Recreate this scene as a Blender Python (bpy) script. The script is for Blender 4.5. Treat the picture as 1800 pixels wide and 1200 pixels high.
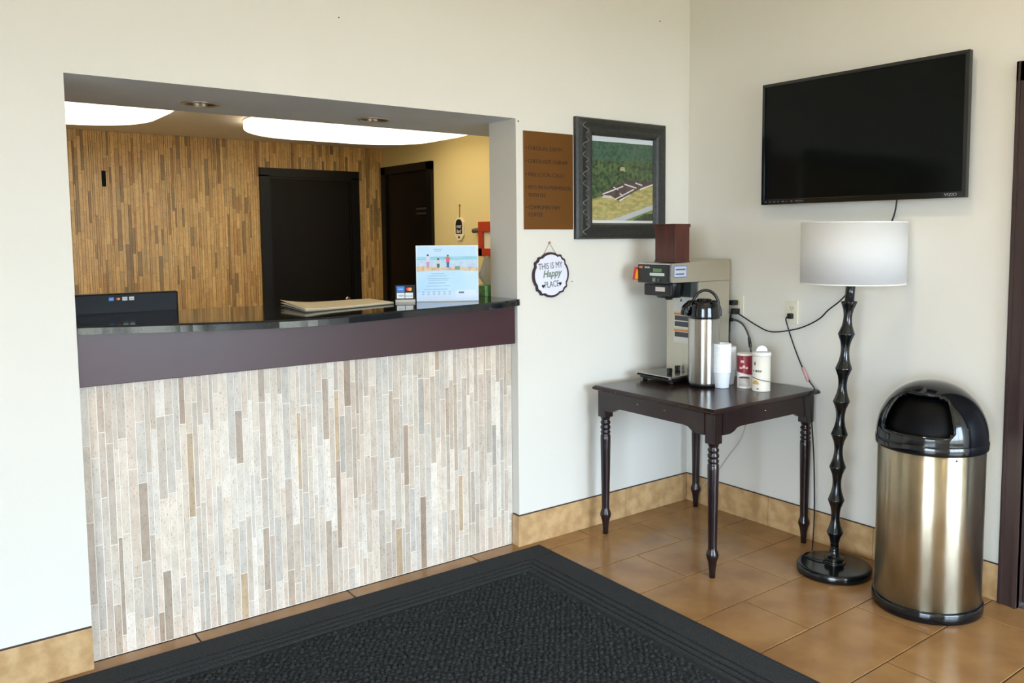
import bpy, bmesh, math, random
from mathutils import Vector, Matrix
random.seed(7)
scene = bpy.context.scene
COL = scene.collection
for o in list(bpy.data.objects): bpy.data.objects.remove(o)

# ------------------------------------------------------------------ camera
CAM = Vector((-3.5031, -3.2846, 1.52))
YAW, PITCH, ROLL = math.radians(-38.636), math.radians(-4.603), math.radians(-0.27)
F_PX, PX, PY = 1476.6, 996.6, 532.2
fw = Vector((-math.sin(YAW), math.cos(YAW), 0)); rt = Vector((math.cos(YAW), math.sin(YAW), 0)); up = Vector((0, 0, 1))
f2 = fw * math.cos(PITCH) + up * math.sin(PITCH); u2 = up * math.cos(PITCH) - fw * math.sin(PITCH)
r3 = rt * math.cos(ROLL) + u2 * math.sin(ROLL); u3 = u2 * math.cos(ROLL) - rt * math.sin(ROLL)
cd = bpy.data.cameras.new('camera'); cam = bpy.data.objects.new('camera', cd); COL.objects.link(cam)
cam.matrix_world = Matrix(((r3.x, u3.x, -f2.x, CAM.x), (r3.y, u3.y, -f2.y, CAM.y), (r3.z, u3.z, -f2.z, CAM.z), (0, 0, 0, 1)))
cd.sensor_fit = 'HORIZONTAL'; cd.sensor_width = 36; cd.lens = F_PX / 1800 * 36
cd.shift_x = (900 - PX) / 1800; cd.shift_y = (PY - 600) / 1800; cd.clip_start = 0.05
scene.camera = cam
RT = rt.copy(); FH = fw.copy()          # horizontal right / forward directions of the view

# ------------------------------------------------------------------ world, daylight, exposure
wd = bpy.data.worlds.new('world'); scene.world = wd; wd.use_nodes = True
bg = wd.node_tree.nodes['Background']; bg.inputs[0].default_value = (0.665, 0.825, 1.0, 1); bg.inputs[1].default_value = 24.5   # bright overcast sky
WIN1 = (-2.70, -0.08); WIN2 = (-6.4, -3.5); WZ = (0.12, 2.45)      # window spans: lobby back wall (x), lobby left wall (y), heights
def portal(name, loc, rot, sx, sy):
    l = bpy.data.lights.new(name, 'AREA'); l.shape = 'RECTANGLE'; l.size = sx; l.size_y = sy; l.cycles.is_portal = True
    o = bpy.data.objects.new(name, l); COL.objects.link(o); o.location = loc; o.rotation_euler = rot
portal('sky_portal_back', (sum(WIN1) / 2, -6.63, sum(WZ) / 2), (math.radians(90), 0, 0), WIN1[1] - WIN1[0], WZ[1] - WZ[0])
portal('sky_portal_left', (-7.13, sum(WIN2) / 2, sum(WZ) / 2), (math.radians(90), 0, math.radians(-90)), WIN2[1] - WIN2[0], WZ[1] - WZ[0])
scene.view_settings.view_transform = 'Standard'; scene.view_settings.look = 'None'
scene.view_settings.exposure = 0.13; scene.view_settings.gamma = 1.0
scene.view_settings.use_curve_mapping = False
scene.cycles.max_bounces = 10; scene.cycles.diffuse_bounces = 6

# ------------------------------------------------------------------ materials
def lin(c):
    r = []
    for v in c[:3]:
        v = v / 255.0
        r.append(v / 12.92 if v <= 0.04045 else ((v + 0.055) / 1.055) ** 2.4)
    return (*r, 1.0)
MATS = {}
def mat(name, rgb, rough=0.5, metal=0.0, spec=0.5, var=0.0, vscale=8.0, bump=0.0, bscale=60.0, emit=None, coat=0.0, stretch=None, rgb2=None, source='OBJ', rvar=0.0):
    if name in MATS: return MATS[name]
    m = bpy.data.materials.new(name); m.use_nodes = True; nt = m.node_tree; N = nt.nodes; L = nt.links
    b = N['Principled BSDF']; c = lin(rgb)
    b.inputs['Base Color'].default_value = c; b.inputs['Roughness'].default_value = rough; b.inputs['Metallic'].default_value = metal
    b.inputs['Specular IOR Level'].default_value = spec; b.inputs['Coat Weight'].default_value = coat
    vec = None
    if var or bump or rgb2 or rvar:
        g = N.new('ShaderNodeNewGeometry'); mp = N.new('ShaderNodeMapping'); L.new(g.outputs['Position'], mp.inputs[0])
        if stretch: mp.inputs['Scale'].default_value = stretch
        vec = mp.outputs[0]
    if var or rgb2:
        n = N.new('ShaderNodeTexNoise'); n.inputs['Scale'].default_value = vscale; n.inputs['Detail'].default_value = 6; L.new(vec, n.inputs['Vector'])
        cr = N.new('ShaderNodeValToRGB'); cr.color_ramp.elements[0].position = 0.36; cr.color_ramp.elements[1].position = 0.64
        if rgb2: cr.color_ramp.elements[0].color = lin(rgb2); cr.color_ramp.elements[1].color = c
        else:
            cr.color_ramp.elements[0].color = tuple(v * (1 - var) for v in c[:3]) + (1,); cr.color_ramp.elements[1].color = tuple(min(1, v * (1 + var)) for v in c[:3]) + (1,)
        L.new(n.outputs[0], cr.inputs[0]); L.new(cr.outputs[0], b.inputs['Base Color'])
        if rvar:
            mr = N.new('ShaderNodeMapRange'); mr.inputs[3].default_value = max(0, rough - rvar); mr.inputs[4].default_value = rough + rvar
            L.new(n.outputs[0], mr.inputs[0]); L.new(mr.outputs[0], b.inputs['Roughness'])
    if bump:
        n2 = N.new('ShaderNodeTexNoise'); n2.inputs['Scale'].default_value = bscale; n2.inputs['Detail'].default_value = 4; L.new(vec, n2.inputs['Vector'])
        bp = N.new('ShaderNodeBump'); bp.inputs['Strength'].default_value = bump; bp.inputs['Distance'].default_value = 0.003
        L.new(n2.outputs[0], bp.inputs['Height']); L.new(bp.outputs[0], b.inputs['Normal'])
    if emit:
        b.inputs['Emission Color'].default_value = (*emit[0], 1); b.inputs['Emission Strength'].default_value = emit[1]
    MATS[name] = m
    return m

def tile_material(name, attr):
    """travertine strip: colour of the single piece from the object colour or a colour attribute, plus pits and clouding"""
    m = bpy.data.materials.new(name); m.use_nodes = True; nt = m.node_tree; N = nt.nodes; L = nt.links; b = N['Principled BSDF']
    if attr: src = N.new('ShaderNodeVertexColor'); src.layer_name = 'piece'; out = src.outputs[0]
    else: src = N.new('ShaderNodeObjectInfo'); out = src.outputs['Color']
    g = N.new('ShaderNodeNewGeometry'); mp = N.new('ShaderNodeMapping'); mp.inputs['Scale'].default_value = (1, 1, 0.45); L.new(g.outputs['Position'], mp.inputs[0])
    n = N.new('ShaderNodeTexNoise'); n.inputs['Scale'].default_value = 45; n.inputs['Detail'].default_value = 8; L.new(mp.outputs[0], n.inputs['Vector'])
    n2 = N.new('ShaderNodeTexNoise'); n2.inputs['Scale'].default_value = 190; n2.inputs['Detail'].default_value = 3; L.new(mp.outputs[0], n2.inputs['Vector'])
    cr = N.new('ShaderNodeValToRGB'); cr.color_ramp.elements[0].position = 0.3; cr.color_ramp.elements[0].color = (0.87, 0.85, 0.82, 1); cr.color_ramp.elements[1].position = 0.62; cr.color_ramp.elements[1].color = (1.05, 1.05, 1.04, 1)
    L.new(n.outputs[0], cr.inputs[0])
    c2 = N.new('ShaderNodeValToRGB'); c2.color_ramp.elements[0].position = 0.33; c2.color_ramp.elements[0].color = (0.62, 0.56, 0.48, 1); c2.color_ramp.elements[1].position = 0.42; c2.color_ramp.elements[1].color = (1, 1, 1, 1)
    L.new(n2.outputs[0], c2.inputs[0])
    m1 = N.new('ShaderNodeMix'); m1.data_type = 'RGBA'; m1.blend_type = 'MULTIPLY'; m1.inputs['Factor'].default_value = 1
    L.new(out, m1.inputs['A']); L.new(cr.outputs[0], m1.inputs['B'])
    m2 = N.new('ShaderNodeMix'); m2.data_type = 'RGBA'; m2.blend_type = 'MULTIPLY'; m2.inputs['Factor'].default_value = 0.8
    L.new(m1.outputs['Result'], m2.inputs['A']); L.new(c2.outputs[0], m2.inputs['B']); L.new(m2.outputs['Result'], b.inputs['Base Color'])
    b.inputs['Roughness'].default_value = 0.42
    bp = N.new('ShaderNodeBump'); bp.inputs['Strength'].default_value = 0.35; bp.inputs['Distance'].default_value = 0.002; L.new(n2.outputs[0], bp.inputs['Height']); L.new(bp.outputs[0], b.inputs['Normal'])
    return m
STRIP = tile_material('travertine_strip', False); STRIP_JOINED = tile_material('travertine_strip_far', True)

WALL = mat('cream_wall_paint', (222, 219, 210), 0.75, spec=0.25, var=0.012, vscale=1.5, bump=0.12, bscale=260)
OFFWALL = mat('yellow_office_paint', (222, 204, 146), 0.75, spec=0.25, bump=0.12, bscale=260)
CEIL = mat('white_ceiling_paint', (236, 231, 220), 0.85, spec=0.2, bump=0.5, bscale=160)
OFFCEIL = mat('textured_office_ceiling', (250, 245, 236), 0.9, spec=0.2, var=0.03, vscale=90, bump=0.8, bscale=140)
FLOOR = mat('brown_floor_tile', (164, 126, 82), 0.20, spec=0.4, rgb2=(144, 107, 68), vscale=5, bump=0.10, bscale=26, rvar=0.07)
GROUT = mat('dark_floor_grout', (54, 38, 26), 0.8)
BASE = mat('tan_stone_baseboard', (204, 170, 124), 0.33, rgb2=(178, 143, 98), vscale=17, bump=0.06, bscale=40)
CAULK = mat('dark_joint', (62, 48, 38), 0.8)
TGROUT = mat('pale_tile_grout', (236, 230, 220), 0.85)
TGROUT2 = mat('office_tile_grout', (150, 128, 100), 0.85)
MAROON = mat('maroon_laminate', (66, 40, 44), 0.32, spec=0.42, var=0.05, vscale=2.2)
GRANITE = mat('black_granite', (14, 17, 19), 0.07, spec=0.6, rgb2=(30, 36, 40), vscale=190)
DKDOOR = mat('dark_brown_door', (15, 10, 8), 0.45, spec=0.18, var=0.12, vscale=3, stretch=(6, 6, 0.7))
DKTRIM = mat('black_brown_trim', (10, 9, 10), 0.38, spec=0.25)
CASE = mat('plum_brown_casing', (58, 42, 40), 0.42, var=0.08, vscale=6)
MAT_C = mat('charcoal_carpet', (64, 68, 71), 0.95, spec=0.15, rgb2=(24, 26, 28), vscale=420, bump=0.8, bscale=700)
MAT_B = mat('charcoal_carpet_border', (66, 70, 74), 0.95, spec=0.15, rgb2=(34, 37, 40), vscale=330, bump=0.7, bscale=800)
WOOD = mat('dark_mahogany', (38, 24, 25), 0.24, spec=0.5, rgb2=(28, 18, 19), vscale=6, stretch=(1, 1, 0.4))
WOODTOP = mat('dark_mahogany_top', (44, 28, 25), 0.20, spec=0.36, rgb2=(36, 23, 22), vscale=7, stretch=(0.6, 3, 1))
WOODBOX = mat('red_brown_wood', (86, 42, 32), 0.4, rgb2=(64, 30, 24), vscale=10, stretch=(3, 3, 0.5))
LACQ = mat('black_lacquer', (12, 17, 20), 0.16, spec=0.6)
BLKPL = mat('black_plastic', (16, 17, 19), 0.32)
BLKGL = mat('gloss_black_plastic', (8, 13, 18), 0.10, spec=0.6)
SCREEN = mat('dark_screen', (9, 13, 13), 0.10, spec=0.14)
HOLE = mat('matt_black', (5, 5, 6), 0.7, spec=0.2)
STEEL = mat('brushed_steel', (190, 188, 184), 0.20, metal=1.0)
STEELBOX = mat('beige_steel', (196, 190, 174), 0.34, metal=0.75, var=0.03, vscale=5)
CANMET = mat('gold_steel', (208, 199, 176), 0.32, metal=1.0, rgb2=(184, 174, 148), vscale=9, rvar=0.06, stretch=(1, 1, 0.5))
def brushed(m, aniso, rot):
    t = m.node_tree; b = t.nodes['Principled BSDF']; b.inputs['Anisotropic'].default_value = aniso; b.inputs['Anisotropic Rotation'].default_value = rot
    n = t.nodes.new('ShaderNodeTangent'); n.direction_type = 'RADIAL'; n.axis = 'Z'; t.links.new(n.outputs[0], b.inputs['Tangent'])
STEELR = mat('brushed_round_steel', (200, 198, 194), 0.32, metal=1.0); brushed(STEELR, 1.0, 0.25)
brushed(CANMET, 1.0, 0.25)
CHROME = mat('chrome', (215, 213, 210), 0.12, metal=1.0)
WHITE = mat('white_paper', (238, 238, 238), 0.6)
FOAM = mat('white_foam', (236, 240, 244), 0.6, spec=0.3)
PLATE = mat('ivory_plate', (222, 216, 196), 0.4)
GOLD = mat('brass_plaque', (116, 74, 24), 0.40, metal=0.4, var=0.05, vscale=3)
INK = mat('dark_ink', (38, 24, 12), 0.7)
BLACK = mat('black_ink', (14, 13, 15), 0.6)
FRAME = mat('charcoal_carved_frame', (34, 35, 34), 0.36, rgb2=(50, 50, 46), vscale=60, bump=0.35, bscale=90)
FRAMEHI = mat('worn_silver_scroll', (126, 126, 120), 0.4, metal=0.3)
SHADE = bpy.data.materials.new('white_lamp_fabric'); SHADE.use_nodes = True
_n = SHADE.node_tree; _b = _n.nodes['Principled BSDF']; _b.inputs['Base Color'].default_value = lin((238, 239, 242)); _b.inputs['Roughness'].default_value = 0.8
_t = _n.nodes.new('ShaderNodeBsdfTranslucent'); _t.inputs[0].default_value = lin((246, 245, 242)); _x = _n.nodes.new('ShaderNodeMixShader'); _x.inputs[0].default_value = 0.5
_n.links.new(_b.outputs[0], _x.inputs[1]); _n.links.new(_t.outputs[0], _x.inputs[2]); _n.links.new(_x.outputs[0], _n.nodes['Material Output'].inputs[0])
def pane_material(name, fac, tint=(1, 1, 1, 1)):
    g = bpy.data.materials.new(name); g.use_nodes = True; t = g.node_tree
    tr = t.nodes.new('ShaderNodeBsdfTransparent'); tr.inputs[0].default_value = tint
    gl = t.nodes.new('ShaderNodeBsdfGlossy'); gl.inputs['Roughness'].default_value = 0.02; mx = t.nodes.new('ShaderNodeMixShader'); mx.inputs[0].default_value = fac
    t.links.new(tr.outputs[0], mx.inputs[1]); t.links.new(gl.outputs[0], mx.inputs[2]); t.links.new(mx.outputs[0], t.nodes['Material Output'].inputs[0])
    return g
GLASS = pane_material('window_glass', 0.06); ACRYL = pane_material('clear_acrylic', 0.008, (0.97, 0.98, 0.99, 1))
OFFLIGHT = mat('lit_diffuser', (255, 250, 240), 0.5, emit=((1.0, 0.86, 0.62), 2.6))

# ------------------------------------------------------------------ mesh helpers
class MB:
    def __init__(s): s.v = []; s.f = []; s.m = []; s.sm = []
    def add(s, vs, fs, mi=0, smooth=False):
        b = len(s.v); s.v += [tuple(v) for v in vs]
        for f in fs: s.f.append(tuple(b + i for i in f)); s.m.append(mi); s.sm.append(smooth)
        return s
    def box(s, x0, x1, y0, y1, z0, z1, mi=0):
        x0, x1 = sorted((x0, x1)); y0, y1 = sorted((y0, y1)); z0, z1 = sorted((z0, z1))
        vs = [(x0, y0, z0), (x1, y0, z0), (x1, y1, z0), (x0, y1, z0), (x0, y0, z1), (x1, y0, z1), (x1, y1, z1), (x0, y1, z1)]
        return s.add(vs, [(0, 3, 2, 1), (4, 5, 6, 7), (0, 1, 5, 4), (1, 2, 6, 5), (2, 3, 7, 6), (3, 0, 4, 7)], mi)
    def cbox(s, x0, x1, y0, y1, z0, z1, c=0.004, mi=0):
        """box with chamfered edges"""
        bm = bmesh.new(); bmesh.ops.create_cube(bm, size=1)
        for v in bm.verts: v.co = Vector(((x0 + x1) / 2 + v.co.x * abs(x1 - x0), (y0 + y1) / 2 + v.co.y * abs(y1 - y0), (z0 + z1) / 2 + v.co.z * abs(z1 - z0)))
        bmesh.ops.bevel(bm, geom=bm.edges[:], offset=c, segments=2, affect='EDGES', profile=0.6)
        bm.verts.index_update()
        s.add([v.co[:] for v in bm.verts], [[v.index for v in f.verts] for f in bm.faces], mi); bm.free()
        return s
    def prism(s, pts, a, b, axis='z', mi=0, smooth=False):
        """polygon (2-D) extruded from a to b along an axis"""
        n = len(pts)
        P = {'z': lambda p, h: (p[0], p[1], h), 'y': lambda p, h: (p[0], h, p[1]), 'x': lambda p, h: (h, p[0], p[1])}[axis]
        vs = [P(p, a) for p in pts] + [P(p, b) for p in pts]
        s.add(vs, [tuple(range(n))[::-1], tuple(range(n, 2 * n))], mi)
        base = len(s.v) - 2 * n
        for i in range(n):
            j = (i + 1) % n; s.f.append((base + i, base + j, base + n + j, base + n + i)); s.m.append(mi); s.sm.append(smooth)
        return s
    def lathe(s, prof, c=(0, 0), seg=32, mi=0, smooth=True, shift=None, closed=False, cap=True):
        """prof: list of (r, z); shift(z) -> (dx, dy) bends the axis"""
        n = len(prof); vs = []
        for r, z in prof:
            dx, dy = shift(z) if shift else (0, 0)
            for k in range(seg):
                a = 2 * math.pi * k / seg; vs.append((c[0] + dx + r * math.cos(a), c[1] + dy + r * math.sin(a), z))
        fs = []
        for i in range(n - 1 + (1 if closed else 0)):
            i2 = (i + 1) % n
            for k in range(seg):
                k2 = (k + 1) % seg; fs.append((i * seg + k, i * seg + k2, i2 * seg + k2, i2 * seg + k))
        s.add(vs, fs, mi, smooth)
        if cap and not closed:
            b = len(s.v) - len(vs)
            s.f.append(tuple(b + k for k in range(seg))[::-1]); s.m.append(mi); s.sm.append(False)
            s.f.append(tuple(b + (n - 1) * seg + k for k in range(seg))); s.m.append(mi); s.sm.append(False)
        return s
    def tube(s, pts, r, seg=8, mi=0, spline=True):
        P = [Vector(p) for p in pts]
        if spline and len(P) > 2:
            Q = [P[0] * 2 - P[1]] + P + [P[-1] * 2 - P[-2]]; out = []
            for i in range(1, len(Q) - 2):
                for k in range(6):
                    t = k / 6; p0, p1, p2, p3 = Q[i - 1:i + 3]
                    out.append(0.5 * ((2 * p1) + (p2 - p0) * t + (2 * p0 - 5 * p1 + 4 * p2 - p3) * t * t + (3 * p1 - p0 - 3 * p2 + p3) * t ** 3))
            P = out + [P[-1]]
        vs = []; nrm = None
        for i, p in enumerate(P):
            d = (P[min(i + 1, len(P) - 1)] - P[max(i - 1, 0)]).normalized()
            if nrm is None: nrm = d.cross(Vector((0.31, 0.52, 0.79))).normalized()
            nrm = (nrm - d * nrm.dot(d)).normalized(); bn = d.cross(nrm)
            rr = r[i] if isinstance(r, list) else r
            for k in range(seg): a = 2 * math.pi * k / seg; vs.append(p + nrm * math.cos(a) * rr + bn * math.sin(a) * rr)
        fs = [(i * seg + k, i * seg + (k + 1) % seg, (i + 1) * seg + (k + 1) % seg, (i + 1) * seg + k) for i in range(len(P) - 1) for k in range(seg)]
        fs += [tuple(range(seg))[::-1], tuple((len(P) - 1) * seg + k for k in range(seg))]
        return s.add(vs, fs, mi, True)
    def ball(s, c, r, mi=0, n=10):
        pr = [(max(r * math.sin(math.pi * i / n), 1e-4), c[2] - r * math.cos(math.pi * i / n)) for i in range(n + 1)]
        return s.lathe(pr, (c[0], c[1]), 14, mi)
    def xform(s, M): s.v = [tuple(M @ Vector(v)) for v in s.v]; return s
    def build(s, name, mats, parent=None, origin=None):
        me = bpy.data.meshes.new(name)
        if parent is not None: org = Vector(parent['_o'])
        else: org = Vector(origin) if origin else Vector((0, 0, 0))
        me.from_pydata([tuple(Vector(v) - org) for v in s.v], [], s.f)
        for m in (mats if isinstance(mats, (list, tuple)) else [mats]): me.materials.append(m)
        for i, p in enumerate(me.polygons): p.material_index = s.m[i]; p.use_smooth = s.sm[i]
        bm = bmesh.new(); bm.from_mesh(me); bmesh.ops.recalc_face_normals(bm, faces=bm.faces); bm.to_mesh(me); bm.free()
        me.update()
        o = bpy.data.objects.new(name, me); COL.objects.link(o); o['_o'] = tuple(org)
        if parent is not None: o.parent = parent
        else: o.location = org
        return o
def tag(o, label=None, cat=None, group=None, kind=None):
    if label: o['label'] = label
    if cat: o['category'] = cat
    if group: o['group'] = group
    if kind: o['kind'] = kind
    return o
def thing(name, loc, label, cat, group=None):
    o = bpy.data.objects.new(name, None); COL.objects.link(o); o.location = loc; o['_o'] = tuple(loc); o.empty_display_size = 0.05
    return tag(o, label, cat, group)
def struct(o): o['kind'] = 'structure'; return o
def text(name, body, origin, xd, ud, size, m, parent, align='LEFT', ext=0.0004, sx=1.0, shear=0.0, bold=0.0, lift=0.0006):
    cu = bpy.data.curves.new('tmp', 'FONT'); cu.body = body; cu.size = size; cu.extrude = ext; cu.align_x = align; cu.shear = shear; cu.offset = bold; cu.resolution_u = 3
    ob = bpy.data.objects.new('tmp', cu); COL.objects.link(ob)
    bpy.context.view_layer.update()
    me = bpy.data.meshes.new_from_object(ob.evaluated_get(bpy.context.evaluated_depsgraph_get()))
    bpy.data.objects.remove(ob); bpy.data.curves.remove(cu)
    xd = Vector(xd).normalized(); ud = Vector(ud).normalized(); n = xd.cross(ud); og = Vector(origin) + n * lift - Vector(parent['_o'])
    for v in me.vertices: v.co = og + xd * v.co.x * sx + ud * v.co.y + n * v.co.z
    me.name = name; me.materials.clear(); me.materials.append(m)
    o = bpy.data.objects.new(name, me); COL.objects.link(o); o.parent = parent; o['_o'] = parent['_o']
    return o
def rrect(x0, x1, y0, y1, r, n=6):
    pts = []
    for cx, cy, a0 in ((x1 - r, y1 - r, 0), (x0 + r, y1 - r, 90), (x0 + r, y0 + r, 180), (x1 - r, y0 + r, 270)):
        for k in range(n + 1): a = math.radians(a0 + 90 * k / n); pts.append((cx + r * math.cos(a), cy + r * math.sin(a)))
    return pts

# ------------------------------------------------------------------ room shell
XL, XR, H, TH, SD = -3.029, -1.182, 2.07, 0.228, 0.69       # opening, header height, wall thickness, soffit depth
CH, OC, OD, OX = 3.0, 2.33, 4.0, 0.116                      # lobby ceiling, office ceiling, office back wall, office right wall
DL = [(-2.478, 0.425), (-1.70, 0.43)]; DR = 0.066           # recessed lights in the soffit

w = MB(); w.box(-7, XL, 0, TH, 0, H).box(XR, 0, 0, TH, 0, H)
def header(b):
    x0, x1, y0, y1 = -7, 0.0, 0.0, SD
    vs = [(x0, y0, H), (x1, y0, H), (x1, y1, H), (x0, y1, H), (x0, y0, CH), (x1, y0, CH), (x1, y1, CH), (x0, y1, CH)]
    b.add(vs, [(4, 5, 6, 7), (0, 1, 5, 4), (1, 2, 6, 5), (2, 3, 7, 6), (3, 0, 4, 7)])
    return b
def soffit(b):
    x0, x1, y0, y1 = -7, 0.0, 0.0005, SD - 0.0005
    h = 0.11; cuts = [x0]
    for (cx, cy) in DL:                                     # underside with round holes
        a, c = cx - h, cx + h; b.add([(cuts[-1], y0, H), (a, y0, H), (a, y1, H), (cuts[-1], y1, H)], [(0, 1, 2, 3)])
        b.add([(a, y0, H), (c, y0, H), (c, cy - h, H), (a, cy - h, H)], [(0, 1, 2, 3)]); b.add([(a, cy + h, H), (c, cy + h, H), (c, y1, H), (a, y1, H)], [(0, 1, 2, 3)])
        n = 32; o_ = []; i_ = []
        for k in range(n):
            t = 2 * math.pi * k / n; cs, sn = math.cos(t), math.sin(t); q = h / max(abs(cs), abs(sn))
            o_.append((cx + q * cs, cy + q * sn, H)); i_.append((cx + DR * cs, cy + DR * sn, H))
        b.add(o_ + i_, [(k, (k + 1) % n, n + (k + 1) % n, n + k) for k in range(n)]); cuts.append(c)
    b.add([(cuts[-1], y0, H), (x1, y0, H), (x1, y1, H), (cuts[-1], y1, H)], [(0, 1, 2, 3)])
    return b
header(w)
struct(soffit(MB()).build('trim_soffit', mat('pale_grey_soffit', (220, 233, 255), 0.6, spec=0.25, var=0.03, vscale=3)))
struct(w.build('wall_front', WALL))
struct(MB().box(0, 0.115, -6.5, -2.80, 0, CH).box(0, 0.115, -2.80, -1.80, 2.16, CH).box(0, 0.115, -1.80, 0, 0, CH).build('wall_right', WALL))
struct(MB().box(-7.12, 0.115, -6.62, -6.5, 0, WZ[0]).box(-7.12, 0.115, -6.62, -6.5, WZ[1], CH).box(-7.12, WIN1[0], -6.62, -6.5, WZ[0], WZ[1]).box(WIN1[1], 0.115, -6.62, -6.5, WZ[0], WZ[1]).build('wall_back', WALL))
struct(MB().box(-7.12, -7, -6.5, TH, 0, WZ[0]).box(-7.12, -7, -6.5, TH, WZ[1], CH).box(-7.12, -7, -6.5, WIN2[0], WZ[0], WZ[1]).box(-7.12, -7, WIN2[1], TH, WZ[0], WZ[1]).build('wall_left', WALL))
struct(MB().box(-60, 60, -60, 60, -0.16, -0.10).build('ground_outside', mat('pale_concrete', (150, 139, 116), 0.9, var=0.06, vscale=0.5)))
struct(MB().box(-7.12, 0.115, -6.62, 0, CH, CH + 0.1).build('ceiling', CEIL))
struct(MB().box(-4.6, OX, SD, OD, OC, OC + 0.08).build('ceiling_office', OFFCEIL))
struct(MB().box(OX, OX + 0.1, TH, OD + 0.1, 0, OC + 0.08).build('wall_office_right', OFFWALL))
struct(MB().box(-4.7, -4.6, TH, OD + 0.1, 0, OC + 0.08).build('wall_office_left', OFFWALL))
struct(MB().box(-4.6, OX, TH + 0.45, OD, -0.05, 0).build('floor_office', mat('office_carpet', (96, 84, 70), 0.95, var=0.1, vscale=120)))

wf = bpy.data.objects['wall_front']
for (hx_, hz_, rr_) in ((-1.1675, 2.058, 0.004), (-0.845, 1.288, 0.003), (-2.05, 2.40, 0.003), (-0.23, 2.66, 0.004)):
    MB().prism([(hx_ + rr_ * math.cos(k * math.pi / 5), hz_ + rr_ * math.sin(k * math.pi / 5)) for k in range(10)], -0.0008, -0.0002, 'y').build('nail_hole', CAULK, wf)

# windows of the lobby
def window(name, x0, x1, y0, y1, z0, z1, cuts, along):
    t = 0.05; m = MB()
    if along == 'x':
        m.box(x0, x1, y0, y1, z0, z0 + t).box(x0, x1, y0, y1, z1 - t, z1)
        for c in cuts: m.box(c - t / 2, c + t / 2, y0, y1, z0, z1)
    else:
        m.box(x0, x1, y0, y1, z0, z0 + t).box(x0, x1, y0, y1, z1 - t, z1)
        for c in cuts: m.box(x0, x1, c - t / 2, c + t / 2, z0, z1)
    o = struct(m.build(name, mat('bronze_window_frame', (52, 44, 38), 0.45)))
    for i in range(len(cuts) - 1):
        a, b = cuts[i] + t / 2, cuts[i + 1] - t / 2
        if along == 'x': MB().box(a, b, (y0 + y1) / 2 - 0.003, (y0 + y1) / 2 + 0.003, z0 + t, z1 - t).build('pane', GLASS, o)
        else: MB().box((x0 + x1) / 2 - 0.003, (x0 + x1) / 2 + 0.003, a, b, z0 + t, z1 - t).build('pane', GLASS, o)
_c = lambda a, b, n: [a + 0.025 + (b - a - 0.05) * k / n for k in range(n + 1)]
window('window_1', WIN1[0], WIN1[1], -6.58, -6.52, WZ[0], WZ[1], _c(*WIN1, 3), 'x')
window('window_2', -7.08, -7.02, WIN2[0], WIN2[1], WZ[0], WZ[1], _c(*WIN2, 3), 'y')

# floor: slab plus single tiles in running bond
fl = struct(MB().box(-7.12, 0.115, -6.62, TH + 0.45, -0.06, -0.004).build('floor', GROUT))
tile_me = {}
def floor_tile(x0, x1, y0, y1):
    g = 0.0026; key = (round(x1 - x0, 3), round(y1 - y0, 3))
    if key not in tile_me:
        m = MB(); a, b = (x1 - x0) / 2 - g, (y1 - y0) / 2 - g; c = 0.0015
        m.add([(-a, -b, -0.006), (a, -b, -0.006), (a, b, -0.006), (-a, b, -0.006), (-a, -b, -c), (a, -b, -c), (a, b, -c), (-a, b, -c), (-a + c, -b + c, 0), (a - c, -b + c, 0), (a - c, b - c, 0), (-a + c, b - c, 0)],
              [(0, 1, 5, 4), (1, 2, 6, 5), (2, 3, 7, 6), (3, 0, 4, 7), (4, 5, 9, 8), (5, 6, 10, 9), (6, 7, 11, 10), (7, 4, 8, 11), (8, 9, 10, 11)])
        o = m.build('tile', FLOOR, fl); tile_me[key] = o.data
    else:
        o = bpy.data.objects.new('tile', tile_me[key]); COL.objects.link(o); o.parent = fl
    o.location = ((x0 + x1) / 2, (y0 + y1) / 2, random.uniform(-0.0006, 0))
SX, SY, Y1 = 0.620, 0.3235, -0.1235
row = -1
while True:
    ya = Y1 - SY * row; yb = Y1 - SY * (row + 1); ya = min(ya, 0.05)
    if yb < -6.5: break
    off = (-0.503 if row % 2 == 0 else -0.817)
    x = off + SX
    while x > 0: x -= SX
    edges = [0.0]
    while x > -7: edges.append(x); x -= SX
    edges.append(-7.0)
    for a, b in zip(edges, edges[1:]):
        if a - b > 0.03: floor_tile(b, a, yb, ya)
    row += 1

# baseboards: stone pieces
def baseboard(name, pieces, joint):
    o = struct(joint.build(name, CAULK))
    for p in pieces: MB().cbox(*p, 0, 0.153, c=0.0015).build('stone_piece', BASE, o)
pcs = []; x = XL
while x > -6.9: pcs.append((max(x - 0.61, -7) + 0.001, x - 0.0005, -0.011, -0.0005)); x -= 0.61
baseboard('baseboard_front_left', pcs, MB().box(-7, XL - 0.002, -0.009, 0.0, 0.02, 0.1565))
baseboard('baseboard_front', [(XR - 0.011, -0.485, -0.011, -0.0005), (-0.4835, -0.0115, -0.011, -0.0005), (XR - 0.0105, XR - 0.0005, 0.0, 0.046)],
          MB().box(XR - 0.009, -0.009, -0.009, 0, 0.02, 0.1565).box(XR - 0.009, XR, 0.0, 0.044, 0.02, 0.1565))
baseboard('baseboard_right', [(-0.011, -0.0005, a, b) for a, b in ((-0.5875, -0.0115), (-1.191, -0.5895), (-1.762, -1.193))], MB().box(-0.009, 0, -1.76, 0, 0.02, 0.1565))

# ------------------------------------------------------------------ doors
def door_leaf(name): pass
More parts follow.
